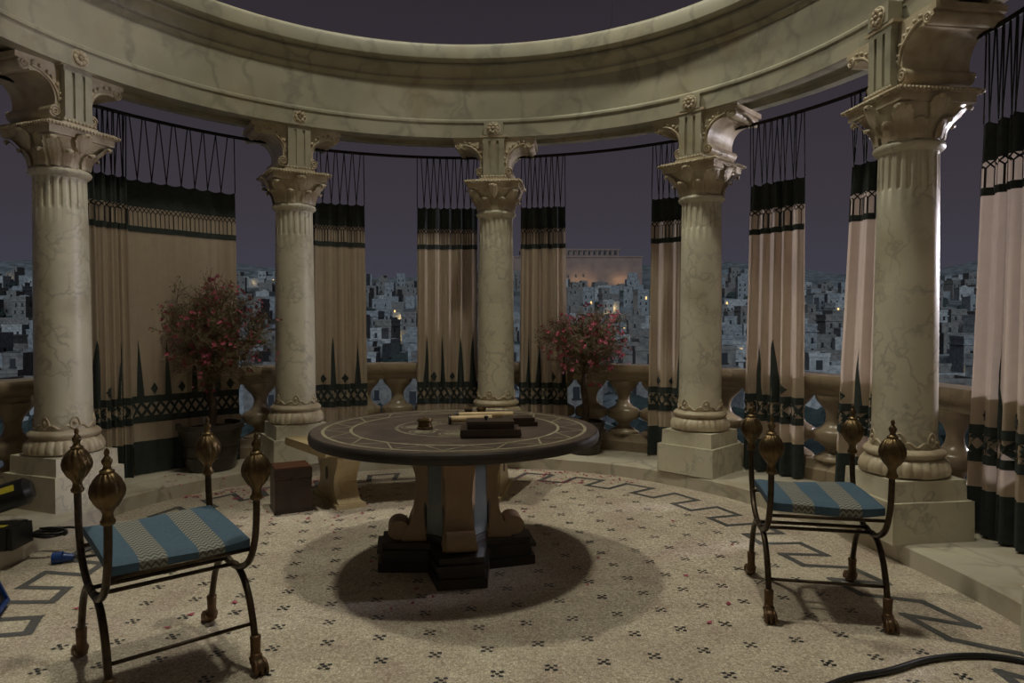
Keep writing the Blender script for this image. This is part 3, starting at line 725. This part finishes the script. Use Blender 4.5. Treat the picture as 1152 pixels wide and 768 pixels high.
def make_chair(name, label, loc, rz, tilt, W=.245):
    root = empty(name, loc, label, 'chair', 'curule chairs in front of the table', rz=rz)
    zj = .355
    for sx in (-1, 1):
        x = sx*W
        up = smooth_path([(x,.285,.72),(x,.282,.60),(x,.262,.50),(x,.205,.41),(x,.105,.358),(x,0,.345),(x,-.105,.358),(x,-.205,.41),(x,-.262,.50),(x,-.282,.60),(x,-.285,.72)], 5)
        MB().tube(up, .0135, 8).build('arm_frame', M_iron, root, smooth=True)
        for sy in (-1, 1):
            leg = smooth_path([(x,0,.345),(x,sy*.06,.352),(x,sy*.135,.325),(x,sy*.195,.265),(x,sy*.232,.19),(x,sy*.252,.13),(x,sy*.262,.08)], 5)
            lg = MB().tube(leg, lambda f: .0135, 8).build('leg', M_iron, root, smooth=True)
            ft = MB(); ft.lathe([(.017,.135),(.021,.130),(.020,.12),(.0185,.08),(.021,.05),(.022,.03)], 12, c=(x, sy*.258)); 
            ft.tube(smooth_path([(x,sy*.256,.055),(x,sy*.272,.036),(x,sy*.292,.030),(x,sy*.306,.026)],4), lambda f: .026-.004*f, 10)
            ft.sphere((x, sy*.296, .030), .030, 10, 8, sc=(1.0,1.0,.98))
            for q in (-.018, 0, .018): ft.tube(smooth_path([(x+q*.7,sy*.275,.050),(x+q,sy*.305,.046),(x+q*1.1,sy*.322,.026),(x+q*1.1,sy*.322,.010)],3), lambda f: .010-.003*f, 6)
            ft.build('paw_foot', M_foot, lg, smooth=True)
            fn = MB(); fn.lathe([(.014,.66),(.022,.665),(.024,.675),(.018,.685),(.016,.70),(.022,.712),(.030,.722)], 24, c=(x, sy*.285)); 
            fn.lathe([(.030,.722),(.040,.738),(.049,.757),(.052,.775),(.049,.793),(.041,.812),(.029,.828),(.020,.836)], 120, c=(x, sy*.285), wob=None)
            # melon ribs
            n0 = len(fn.v) - 120*8
            for q in range(n0, len(fn.v)):
                vx, vy, vz = fn.v[q]; dx, dy = vx-x, vy-sy*.285; a = math.atan2(dy, dx); k = 1+.16*abs(math.cos(6*(a+vz*5)))**.6-.10
                fn.v[q] = (x+dx*k, sy*.285+dy*k, vz)
            fn.lathe([(.022,.834),(.024,.842),(.014,.848),(.011,.858),(.016,.868),(.017,.876),(.010,.886),(.006,.892),(.009,.900),(.007,.910),(.002,.916)], 14, c=(x, sy*.285))
            fn.build('finial', M_brass, root, smooth=50)
    for y, z in ((.035,.357),(-.035,.352)): MB().tube([(-W,y,z),(0,y,z),(W,y,z)], .0085, 8).build('stretcher', M_iron, root, smooth=True)
    MB().tube([(-W,-.238,.175),(0,-.238,.175),(W,-.238,.175)], .0075, 8).build('stretcher', M_iron, root, smooth=True)
    for sy in (-1, 1): MB().tube([(-W,sy*.232,.462),(0,sy*.232,.462),(W,sy*.232,.462)], .008, 8).build('seat_rail', M_iron, root, smooth=True)
    # cushion: soft slab with rounded edges, slightly dished
    cu = MB(); nx, ny = 20, 16; hx, hy = W-.008, .235; vs = []; fs = []
    def cz(sx, sy, top):
        e1 = 1-abs(sx)**8; e2 = 1-abs(sy)**8; z = .012*(sx*sx) - .004*math.cos(sx*3+sy*2)
        return z + (.030 if top else -.030)*(.55+.45*(e1*e2)**.35)
    for top in (1, 0):
        for j in range(ny+1):
            for i in range(nx+1):
                sx = i/nx*2-1; sy = j/ny*2-1
                sxx = math.copysign(abs(sx)**.8, sx); syy = math.copysign(abs(sy)**.8, sy)
                vs.append((sxx*hx, syy*hy, cz(sxx, syy, top)))
    off = (nx+1)*(ny+1)
    for j in range(ny):
        for i in range(nx):
            k = j*(nx+1)+i; fs.append((k,k+1,k+nx+2,k+nx+1)); fs.append((off+k,off+k+nx+1,off+k+nx+2,off+k+1))
    for i in range(nx):
        k = i; fs.append((k,off+k,off+k+1,k+1)); k = ny*(nx+1)+i; fs.append((k,k+1,off+k+1,off+k))
    for j in range(ny):
        k = j*(nx+1); fs.append((k,k+nx+1,off+k+nx+1,off+k)); k = k+nx; fs.append((k,off+k,off+k+nx+1,k+nx+1))
    cu.add(vs, fs); o = cu.build('seat_cushion', M_seat, root, smooth=60); o.location = (0, 0, .493); o.rotation_euler = (tilt, 0, 0)
    return root
make_chair('curule_chair', 'iron curule chair with brass finials and blue striped seat, at right before the column', (1.44, 3.23, 0), R_(-11), 0.0)
make_chair('curule_chair', 'iron curule chair with brass finials and tilted blue striped seat, in the left foreground', (-1.335, 2.61, 0), R_(41), .07)

# ------------------------------------------------------------------ potted blossom trees
def potted_tree(loc, pot_r, pot_h, crown_z, crown_r, trunk_base, seed, label, nmain, nblos, squash=1.0, lean=(0,0)):
    rnd = random.Random(seed)
    root = empty('potted_tree', loc, label, 'potted tree', 'blossoming trees in dark pots')
    po = MB(); r = pot_r
    po.lathe([(r*.68,0),(r*.72,.01),(r*.80,pot_h*.35),(r*.90,pot_h*.72),(r*.95,pot_h*.86),(r*1.0,pot_h*.90),(r*1.0,pot_h),(r*.90,pot_h),(r*.88,pot_h*.9)], 40)
    p_ = po.build('pot', M_pot, root, smooth=40)
    for zz in (.55, .30): 
        q = MB(); rr = r*(.80+.10*(zz-.35)/.37)+.002; q.tube([(rr*math.cos(2*PI*k/36), rr*math.sin(2*PI*k/36), pot_h*zz) for k in range(37)], .005, 6, cap=False); q.build('pot_band', M_pot, p_, smooth=True)
    s_ = MB(); s_.lathe([(r*.9,pot_h*.88),(r*.5,pot_h*.93),(.02,pot_h*.95)], 24); s_.build('soil', M_soil, root, smooth=True)
    cz = crown_z - loc[2]; base = Vector((trunk_base, 0, pot_h*.9)); fork = Vector((trunk_base+lean[0]*.3, 0, cz - crown_r*squash*.75))
    tr = MB(); tr.tube(smooth_path([base, base.lerp(fork,.35)+Vector((.015,.01,0)), base.lerp(fork,.7)+Vector((-.012,0,0)), fork],5), lambda f: .036-.012*f, 9)
    tr.build('trunk', M_bark, root, smooth=True)
    C = Vector((lean[0], lean[1], cz)); tw = MB(); tips = []; segs = 0
    def inside(p, k=1.0):
        d = p - C; return math.sqrt(d.x*d.x+d.y*d.y+(d.z/squash)**2) < crown_r*k
    def grow(p, d, L, rad, depth):
        nonlocal segs
        q = p; path = [p]; n = 3
        for k in range(n):
            d = (d + Vector((rnd.gauss(0,.22), rnd.gauss(0,.22), rnd.gauss(.03,.2)))).normalized()
            q = q + d*(L/n); path.append(q.copy())
        tw.tube(path, lambda f: rad*(1-.4*f), 3, cap=False); segs += 1
        if depth == 0 or not inside(q, 1.03):
            tips.append((q, d)); return
        for k in range(3 if depth > 1 else 3):
            f = rnd.uniform(.35,1); i = min(n-1, int(f*n)); st = path[i].lerp(path[i+1], f*n-i if f*n-i <= 1 else 1)
            nd = (d + Vector((rnd.gauss(0,.75), rnd.gauss(0,.75), rnd.gauss(.0,.65)))).normalized()
            grow(st, nd, L*rnd.uniform(.55,.85), rad*.62, depth-1)
    for k in range(nmain):
        m = MB(); a = 2*PI*k/nmain + rnd.uniform(-.3,.3); el = rnd.uniform(.35,1.4)
        d = Vector((math.cos(a)*math.cos(el), math.sin(a)*math.cos(el), math.sin(el))).normalized()
        q = fork.copy(); path = [q.copy()]; st = crown_r*.24
        for j in range(4):
            d = (d + Vector((rnd.gauss(0,.18), rnd.gauss(0,.18), rnd.gauss(.10,.15)))).normalized(); q = q + d*st; path.append(q.copy())
        m.tube(smooth_path(path,3), lambda f: .016*(1-.6*f)+.002, 6); m.build('branch', M_bark, root, smooth=True)
        for j in range(1, 5):
            for _ in range(4): grow(path[j], (d*.5+Vector((rnd.gauss(0,.7), rnd.gauss(0,.7), rnd.gauss(.1,.6)))).normalized(), crown_r*rnd.uniform(.26,.42), .0058, 3)
    tag(tw.build('twigs', M_twig, root, fix=False), kind='stuff')
    rnd.shuffle(tips)
    lf = MB()
    for q, d in tips[nblos:nblos+len(tips)//2]:
        for _ in range(2):
            a = Vector((rnd.gauss(0,1), rnd.gauss(0,1), rnd.gauss(0,1))).normalized(); b = a.cross(d).normalized(); s = rnd.uniform(.008,.016)
            c = q + Vector((rnd.gauss(0,.012), rnd.gauss(0,.012), rnd.gauss(0,.012)))
            lf.add([c, c+a*s+b*s*.35, c+a*s*2, c+a*s-b*s*.35], [(0,1,2,3)])
    tag(lf.build('leaves', M_leaf, root, fix=False), kind='stuff')
    bl = MB()
    for q, d in tips[:nblos]:
        s = rnd.uniform(.012,.022)
        for k in range(rnd.choice((1,2,3))):
            c = q + Vector((rnd.gauss(0,.012), rnd.gauss(0,.012), rnd.gauss(0,.012)))
            for t in range(5):                           # five cupped petals
                a = 2*PI*t/5 + rnd.uniform(-.2,.2); up = (d + Vector((0,0,.3))).normalized(); x = up.orthogonal().normalized(); y = up.cross(x)
                o = x*math.cos(a) + y*math.sin(a); w_ = up.cross(o)
                bl.add([c, c+o*s*.6+w_*s*.45+up*s*.35, c+o*s*1.05+up*s*.75, c+o*s*.6-w_*s*.45+up*s*.35], [(0,1,2,3)])
    tag(bl.build('blossoms', M_pink, root, fix=False), kind='stuff')
p = at_z(227, 532, ZD)
potted_tree((p.x, p.y+.17, ZD), .262, .385, 1.28, .52, 0, 5, 'larger pink-blossomed tree in a dark pot, left before the wide curtain', 11, 420, 1.0, (.03, 0))
p2 = at_z(664, 505, ZD); a_ = math.atan2(p2.y-CY, p2.x-CX)
potted_tree((*polar(2.93, a_)[:2], ZD), .19, .30, 1.16, .43, 0, 21, 'smaller pink-blossomed tree in a dark pot, right of the middle column', 9, 400, .95, (.0, 0))

# ------------------------------------------------------------------ fallen petals
pe = MB(); rnd = random.Random(3)
def petals(u0, u1, v0, v1, n, z=0.0):
    for _ in range(n):
        p = at_z(rnd.uniform(u0,u1), rnd.uniform(v0,v1), z+.004); s = rnd.uniform(.011,.022); a = rnd.uniform(0,6); t = rnd.uniform(.002,.008)
        if z == 0 and math.hypot(p.x-CX, p.y-CY) > rd(math.atan2(p.y-CY,p.x-CX))-.02: continue
        pe.add([(p.x+s*math.cos(a+k*PI/2)*(1 if k%2 else .7), p.y+s*math.sin(a+k*PI/2)*(1 if k%2 else .7), p.z+(t if k%2 else -.001)) for k in range(4)], [(0,1,2,3)])
petals(190, 300, 541, 562, 130); petals(350, 420, 528, 560, 45); petals(580, 720, 526, 545, 110); petals(250, 420, 560, 600, 14); petals(180, 260, 532, 548, 20, ZD)
petals(400, 900, 560, 700, 16); petals(60, 320, 640, 765, 6); petals(300, 380, 575, 590, 8); petals(612, 720, 527, 532, 40)
tag(pe.build('fallen_petals', M_pink, fix=False), 'pink petals scattered on the mosaic floor below the step', 'petals', kind='stuff')

# ------------------------------------------------------------------ film gear and cables
def cable(name, P, r, m, label, n=6):
    tag(MB().tube(smooth_path(P, n), r, 8).build(name, m, smooth=True), label, 'cable')
cp = [at_z(u, v, 0) for u, v in ((900,790),(950,768),(1000,758),(1040,746),(1080,741),(1120,742),(1160,749),(1230,765))]
for q in cp: q.z = .013
cable('floor_cable', cp, .012, M_black, 'thick black cable lying across the floor at lower right')
tube_ = empty('film_lamp_tube', (-3.17, 4.05, ZD), 'black cylindrical lamp housing with a yellow label, leaning at the leftmost column', 'film lamp')
ax = Vector((.28, .13, .085)); c = Vector((-.02, -.06, .125))
MB().tube([c-ax, c-ax*.3, c+ax*.75, c+ax*.9, c+ax], lambda f: .082 if f < .6 else (.082 if f < .8 else (.070 if f < .95 else .05)), 20).build('housing', M_black, tube_, smooth=40)
d = ax.normalized(); sd = d.cross(Vector((0,0,1))).normalized(); upv = sd.cross(d)
m = MB(); q = c + ax*.62; nrm = (sd*.80+upv*.60).normalized(); tng = d; wv_ = nrm.cross(tng)
m.add([q+nrm*.0845+tng*.05*a+wv_*.020*b for a, b in ((-1,-1),(1,-1),(1,1),(-1,1))], [(0,1,2,3)]); m.build('yellow_label', M_yell, tube_)
m = MB()
for k in (-.5, .1): m.tube([c+ax*k + d*.083*0 + sd*.084*math.cos(2*PI*i/20) + upv*.084*math.sin(2*PI*i/20) for i in range(21)], .006, 6, cap=False)
m.build('clamp_ring', M_iron, tube_)
pb_ = at_z(37, 621, ZD); bal_ = empty('ballast_box', (pb_.x-.29, pb_.y+.10, ZD), 'flat black power box with a yellow label on the dais at far left', 'power box', rz=R_(4))
MB().box(-.16,.16,-.09,.09,0,.115,top_in=.004).build('case', M_black, bal_); MB().box(-.04,.09,-.05,-.01,.1155,.117).build('yellow_label', M_yell, bal_)
for x in (-.12,.12): MB().box(x-.01,x+.01,-.095,.095,-.0,.118).build('strap', M_black, bal_)
cc = Vector((-2.64, 3.86, ZD)); P = []
for k in range(40):
    a = k*.55; P.append((cc.x+(.085+.01*math.sin(k*1.7))*math.cos(a), cc.y+(.06+.01*math.cos(k*1.3))*math.sin(a), ZD+.008+.0006*k))
P += [(-2.50,3.95,ZD+.02),(-2.40,3.9,.05),(-2.46,3.80,.010),(-2.36,3.85,.010),(-2.25,3.92,.010),(-2.1,3.98,.010)]
cable('coiled_cable', P, .007, M_black, 'coiled thin black cable beside the power box at far left', 3)
pc = at_z(70, 633, 0); con = empty('plug_connector', (pc.x, pc.y, .032), 'blue industrial plug lying on the floor at far left', 'plug', rz=R_(20))
MB().tube([(-.045,0,0),(-.01,0,0),(.005,0,0)], .032, 16).build('collar', M_blue, con, smooth=40); MB().tube([(.005,0,0),(.03,0,-.004),(.055,0,-.006)], lambda f: .026-.008*f, 14).build('grip', M_blue, con, smooth=40)
MB().tube([(-.046,0,0),(-.047,0,0)], .026, 14).build('socket_face', M_black, con)
pc = at_z(2, 706, 0); cs = empty('equipment_case', (pc.x-.05, pc.y+.03, 0), 'black tilted panel with blue edging at the lower left edge', 'equipment case', rz=R_(24))
M = Matrix.Rotation(R_(-22), 4, 'Y')
MB().box(-.30,.0,-.02,.22,.035,.30,M=M).build('case_body', M_black, cs)
m = MB()
for (x0,x1,y0,y1,z0,z1) in ((-.31,.012,-.035,.235,.02,.036),(-.004,.012,-.035,-.018,.036,.31),(-.004,.012,.218,.235,.036,.31),(-.31,.012,-.035,.235,.298,.314)): m.box(x0,x1,y0,y1,z0,z1,M=M)
m.build('blue_edging', M_blue, cs)
st = empty('lamp_stand', (-3.05, 3.36, ZD), 'black film lamp on a tripod stand at the left edge', 'film lamp')
MB().tube([(0,0,.15),(0,0,.8),(0,0,1.42)], .014, 8).build('pole', M_black, st, smooth=True)
for k in range(3):
    a = 2*PI*k/3+PI/3; MB().tube([(0,0,.42),(.13*math.cos(a),.13*math.sin(a),.2),(.25*math.cos(a),.25*math.sin(a),.01)], .010, 6).build('leg', M_black, st, smooth=True)
MB().tube([(.02,0,1.5),(.33,.02,1.505),(.375,.02,1.505),(.385,.02,1.505)], lambda f: .06, 16).build('lamp_head', M_black, st, smooth=40)
MB().tube([(0,0,1.40),(-.03,0,1.5),(.02,0,1.5)], .02, 8).build('yoke', M_black, st)

# ------------------------------------------------------------------ hillside town beyond the terrace
E_T = [(0,-1.2),(12,-.62),(25,-.36),(60,-.22),(100,-.150),(180,-.078),(300,-.012),(400,.026),(500,.048),(560,.056),(640,.050),(760,.04),(900,.078)]
def hz(x, y):
    b = 1.33 + y*interp(E_T, y)
    n = noise.noise(Vector((x*.011, y*.011, 3.1)))*min(12, y*.03) + noise.noise(Vector((x*.045, y*.045, 9.7)))*min(2.2, y*.012)
    k = x/max(y, 1)
    b += (.012*math.sin(k*9+.6) + .01*math.sin(k*17+2))*max(0, y-250)
    return b + n
M_rock = mat('pale_rock', (.20,.225,.24), .9, noise_scale=.09, c2=(.085,.10,.095), bump=.9, bscale=.5, pos=(.4,.62))
M_wallA = mat('pale_house_plaster', (.42,.43,.42), .9, noise_scale=1.1, c2=(.22,.235,.24), bump=.8, bscale=2)
M_wallB = mat('grey_house_plaster', (.29,.305,.31), .9, noise_scale=1.1, c2=(.15,.165,.175), bump=.8, bscale=2)
M_wallC = mat('brown_house_stone', (.22,.205,.185), .9, noise_scale=1.1, c2=(.12,.115,.11), bump=.8, bscale=2)
M_dark = mat('dark_opening', (.016,.018,.022), .7)
M_lit = mat('lit_window', (.5,.3,.1), .6, emit=(1,.62,.22), estr=1.5)
M_shrub = mat('dark_shrub', (.022,.035,.033), .9, noise_scale=.8, c2=(.04,.055,.05))
ter = MB(); vs = []; fs = []; ys = []; y = 7.6
while y < 1000: ys.append(y); y *= 1.042
NX = 120
for y in ys:
    for i in range(NX+1):
        x = (i/NX*2-1)*(y*1.15+40); vs.append((x, y, hz(x, y)))
for j in range(len(ys)-1):
    for i in range(NX): k = j*(NX+1)+i; fs.append((k,k+1,k+NX+2,k+NX+1))
ter.add(vs, fs); tag(ter.build('hillside', M_rock, smooth=True, fix=False), 'rocky hillside rising behind the town', 'hillside', kind='structure')

def house_mesh(kind, rnd):
    m = MB(); w_, d_, h_ = rnd.uniform(6,10), rnd.uniform(6,9), rnd.uniform(5,7.5)
    if kind == 'tall': w_, h_ = rnd.uniform(5,6.5), rnd.uniform(10,13)
    if kind == 'long': w_ = rnd.uniform(12,17)
    def block(x0,x1,y0,y1,z0,z1):
        m.box(x0,x1,y0,y1,z0,z1)
        t = .35
        m.box(x0-.12,x1+.12,y0-.12,y0+t,z1,z1+.7); m.box(x0-.12,x1+.12,y1-t,y1+.12,z1,z1+.7); m.box(x0-.12,x0+t,y0+t,y1-t,z1,z1+.7); m.box(x1-t,x1+.12,y0+t,y1-t,z1,z1+.7)
    block(-w_/2,w_/2,-d_/2,d_/2,-7,h_)
    wins = []
    nst = max(1, int(h_/3.2)); nw = max(2, int(w_/2.6))
    for s in range(nst):
        for k in range(nw):
            if rnd.random() < .62: wins.append((-w_/2+w_*(k+.5)/nw+rnd.uniform(-.3,.3), -d_/2, 1.3+s*3.1+rnd.uniform(-.2,.2), 0))
        if rnd.random() < .6: wins.append((w_/2, rnd.uniform(-d_/4,d_/4), 1.3+s*3.1, 1))
    if kind == 'stepped':
        x0 = rnd.choice((-w_/2, 0)); block(x0, x0+w_/2, -d_/4, d_/2, h_, h_+3.4)
        wins.append((x0+w_/4, -d_/4, h_+1.2, 0))
    if kind == 'domed':
        r = min(w_, d_)*.33; m.lathe([(r*math.cos(q), h_+.1+r*.85*math.sin(q)) for q in [PI/2*t/6 for t in range(6)]] + [(.05, h_+.1+r*.85)], 14)
    if kind == 'tall': m.box(-w_/2-.3,w_/2+.3,-d_/2-.3,d_/2+.3,h_-1.6,h_-1.2)
    me = m.mesh('house_walls', M_wallA); return me, wins, (w_, d_, h_)
win_me = {}
for nm, mm in (('dark', M_dark), ('lit', M_lit)):
    b = MB(); b.box(-.5,.5,-.10,.12,0,1.7); b.box(-.72,.72,-.18,.1,-.22,0.) ; win_me[nm] = b.mesh('window', mm)
rnd = random.Random(11); protos = []
for kind in ('flat','flat','flat','long','long','stepped','stepped','stepped','domed','tall','tall'):
    for mm in (M_wallA, M_wallB, M_wallC):
        me, wins, dim = house_mesh(kind, rnd); me.materials[0] = mm; protos.append((kind, me, wins, dim, mm))
GAPS = [(0,40,'left of the leftmost column'),(266,306,'between the wide curtain and bench column'),(410,472,'in the opening above the bench'),(576,588,'in the slit right of the middle column'),(634,735,'in the opening behind the smaller tree'),(805,842,'in the slit right of the fourth column'),(900,956,'in the opening above the right-hand chair'),(1044,1100,'in the opening at far right')]
def to_px(p):
    c, s = math.cos(PITCH), math.sin(PITCH); zz = p[2]-H; yy = p[1]*c - zz*s; return 576+FPX*p[0]/yy, 384-FPX*(zz*c+p[1]*s)/yy
cand = []; y = 104.
while y < 545:
    step = 10.5 + y*.013; x = -y*.86 + rnd.uniform(0,10)
    while x < y*.86:
        if rnd.random() < (.72 if y > 110 else .42) and not (y > 478 and -30 < x < 125):
            xx, yy = x+rnd.uniform(-2,2), y+rnd.uniform(-4,4); z = hz(xx, yy)
            pr_ = rnd.choice(protos)
            if pr_[4] is M_wallA and y > 300 and rnd.random() < .6: pr_ = rnd.choice([q for q in protos if q[4] is not M_wallA])  # distance haze put into colour: farther houses mostly get darker walls
            u, v = to_px((xx, yy, z+3)); g = None
            for u0, u1, lab in GAPS:
                if u0-4 < u < u1+4: g = lab
            cand.append((yy, xx, z, pr_, rnd.uniform(-.28,.28), g if 250 < v < 425 else None, v))
        x += rnd.uniform(9,17) + y*.006
    y += step
vis = sorted([c for c in cand if c[5]], key=lambda c: c[0])[:300]; visset = set(id(c) for c in vis)
KW = {'flat':'flat-roofed house', 'long':'long flat-roofed house', 'stepped':'stepped two-storey house', 'domed':'domed house', 'tall':'tall narrow house'}
CW = {M_wallA.name:'pale', M_wallB.name:'grey', M_wallC.name:'brown'}
rest = MB(); restw = MB()
for c in cand:
    yy, xx, z, (kind, me, wins, dim, mm), rz, g, v = c
    if id(c) in visset:
        o = link('town_house', me); o.location = (xx, yy, z); o.rotation_euler.z = rz
        band = 'high up' if v < 318 else ('lower down' if v > 360 else 'halfway up'); tag(o, f"{CW[mm.name]} {KW[kind]} {band}, {g}", 'house', f"{CW[mm.name]} {kind} houses {band} {g}")
        for (wx, wy, wz, side) in wins:
            q = link('window', win_me['lit' if rnd.random() < .04 else 'dark'], o); q.location = (wx, wy, wz); q.scale = (.75, 1, .75); q.rotation_euler.z = PI/2 if side else 0
    else:
        M = Matrix.Translation((xx, yy, z)) @ Matrix.Rotation(rz, 4, 'Z'); mi = {M_wallA.name:0, M_wallB.name:1, M_wallC.name:2}[mm.name]
        rest.add([M @ p.co for p in me.vertices], [tuple(p.vertices) for p in me.polygons], mi)
        for (wx, wy, wz, side) in wins:
            W_ = win_me['dark']; M3 = M @ Matrix.Translation((wx, wy, wz)) @ Matrix.Rotation(PI/2 if side else 0, 4, 'Z')
            rest.add([M3 @ p.co for p in W_.vertices], [tuple(p.vertices) for p in W_.polygons], 3 if rnd.random() > .015 else 4)
tag(rest.build('town_houses', [M_wallA, M_wallB, M_wallC, M_dark, M_lit], fix=False), 'remaining stone houses crowding the hillside town', 'houses', kind='stuff')
# dark shrubs and boulders between the houses
def lump(rs, seed, sq):
    b = MB(); b.sphere((0,0,0), 1, 10, 7); r = random.Random(seed)
    b.v = [tuple(Vector(p)*(1+.35*noise.noise(Vector(p)*rs+Vector((seed,0,0)))*1.6)*Vector((1,1,sq)).x for _ in (0,))[0] if False else (p[0]*(1+.5*noise.noise(Vector(p)*rs+Vector((seed,0,0)))), p[1]*(1+.5*noise.noise(Vector(p)*rs+Vector((seed,5,0)))), p[2]*sq*(1+.5*noise.noise(Vector(p)*rs+Vector((seed,0,5))))) for p in b.v]
    return b
shr = [lump(2.2, s, .85).mesh('shrub', M_shrub) for s in (1,2,3)]
sb_ = MB(); rk = MB(); lumps = [lump(1.7, s, .6) for s in (4,5,6,7)]; sl = [lump(2.2, s, .85) for s in (8,9,10)]
for k in range(900):
    y = rnd.uniform(40, 540); x = rnd.uniform(-.82,.82)*y; s = rnd.uniform(1.2,3.4); z = hz(x, y); L_ = rnd.choice(sl)
    sb_.add([(p[0]*s*1.3+x, p[1]*s+y, p[2]*s+z+s*.4) for p in L_.v], L_.f)
for k in range(1300):
    y = 22 + 180*rnd.random()**1.4; x = rnd.uniform(-.9,.9)*y; s = rnd.uniform(.5,2.6)*(.4+y/160); z = hz(x, y); L_ = rnd.choice(lumps); a = rnd.uniform(0,6); ca, sa = math.cos(a), math.sin(a)
    rk.add([((p[0]*ca-p[1]*sa)*s*1.4+x, (p[0]*sa+p[1]*ca)*s+y, p[2]*s+z) for p in L_.v], L_.f)
tag(sb_.build('hillside_shrubs', M_shrub, fix=False), 'dark shrubs dotted between the houses of the town', 'shrubs', kind='stuff')
tag(rk.build('hillside_boulders', M_rock, fix=False), 'pale boulders covering the slope below the town', 'rocks', kind='stuff')
# great walled temple on the crest
M_temple = mat('temple_stone', (.24,.17,.14), .85, noise_scale=.15, c2=(.18,.13,.115))
tp = at_y(648, 318, 520); tz = tp.z
tem = empty('hilltop_temple', (tp.x, 520, tz), 'huge walled temple on the hilltop, lit along its foot', 'temple')
MB().box(-49,49,-6,40,-25,18.6).build('outer_wall', M_temple, tem)
MB().box(-49.6,49.6,-6.6,40,18.6,19.6).build('wall_coping', M_temple, tem)
MB().box(-42,33,2,34,19.6,24.6).build('upper_hall', M_temple, tem)
MB().box(-43,34,1,35,24.6,25.9).build('roof', M_temple, tem)
pm = MB().box(-.5,.5,-.5,.5,0,5).mesh('pillar', M_temple); wm = MB().box(-.55,.55,-.25,.25,0,1.8).mesh('window', M_dark)
for k in range(20): o = link('pillar', pm, tem); o.location = (-41.5+73.5*k/19, .9, 19.6)
for k in range(18): o = link('recess', wm, tem); o.location = (-38+68*k/17, 1.9, 21.4); o.scale = (1.6,1,1.3)
for k in range(9): o = link('window', wm, tem); o.location = (-40+5.6*k, -6.1, 3.6+.4*math.sin(k))
for x, yv in ((-2,-11),(4,-11),(10,-11),(30,-10),(35,-10)):
    lamp('temple_floodlight', 'POINT', (tp.x+x, 520+yv, tz+1.5), 480, (1,.68,.32), size=.6)
for u, v, en in ((700,352,420),(686,354,260),(655,338,240),(447,362,260),(445,372,160),(935,350,160),(1077,349,160),(733,327,150),(285,314,150),(1088,420,200),(20,300,110)):
    c = min(vis, key=lambda c: math.hypot(to_px((c[1], c[0], c[2]+3))[0]-u, to_px((c[1], c[0], c[2]+3))[1]-v)); dim = c[3][3]
    lamp('street_lamp_glow', 'POINT', (c[1]-math.sin(-c[4])*(dim[1]/2+1.4), c[0]-math.cos(c[4])*(dim[1]/2+1.4), c[2]+3.2), en, (1,.66,.26), size=.3)
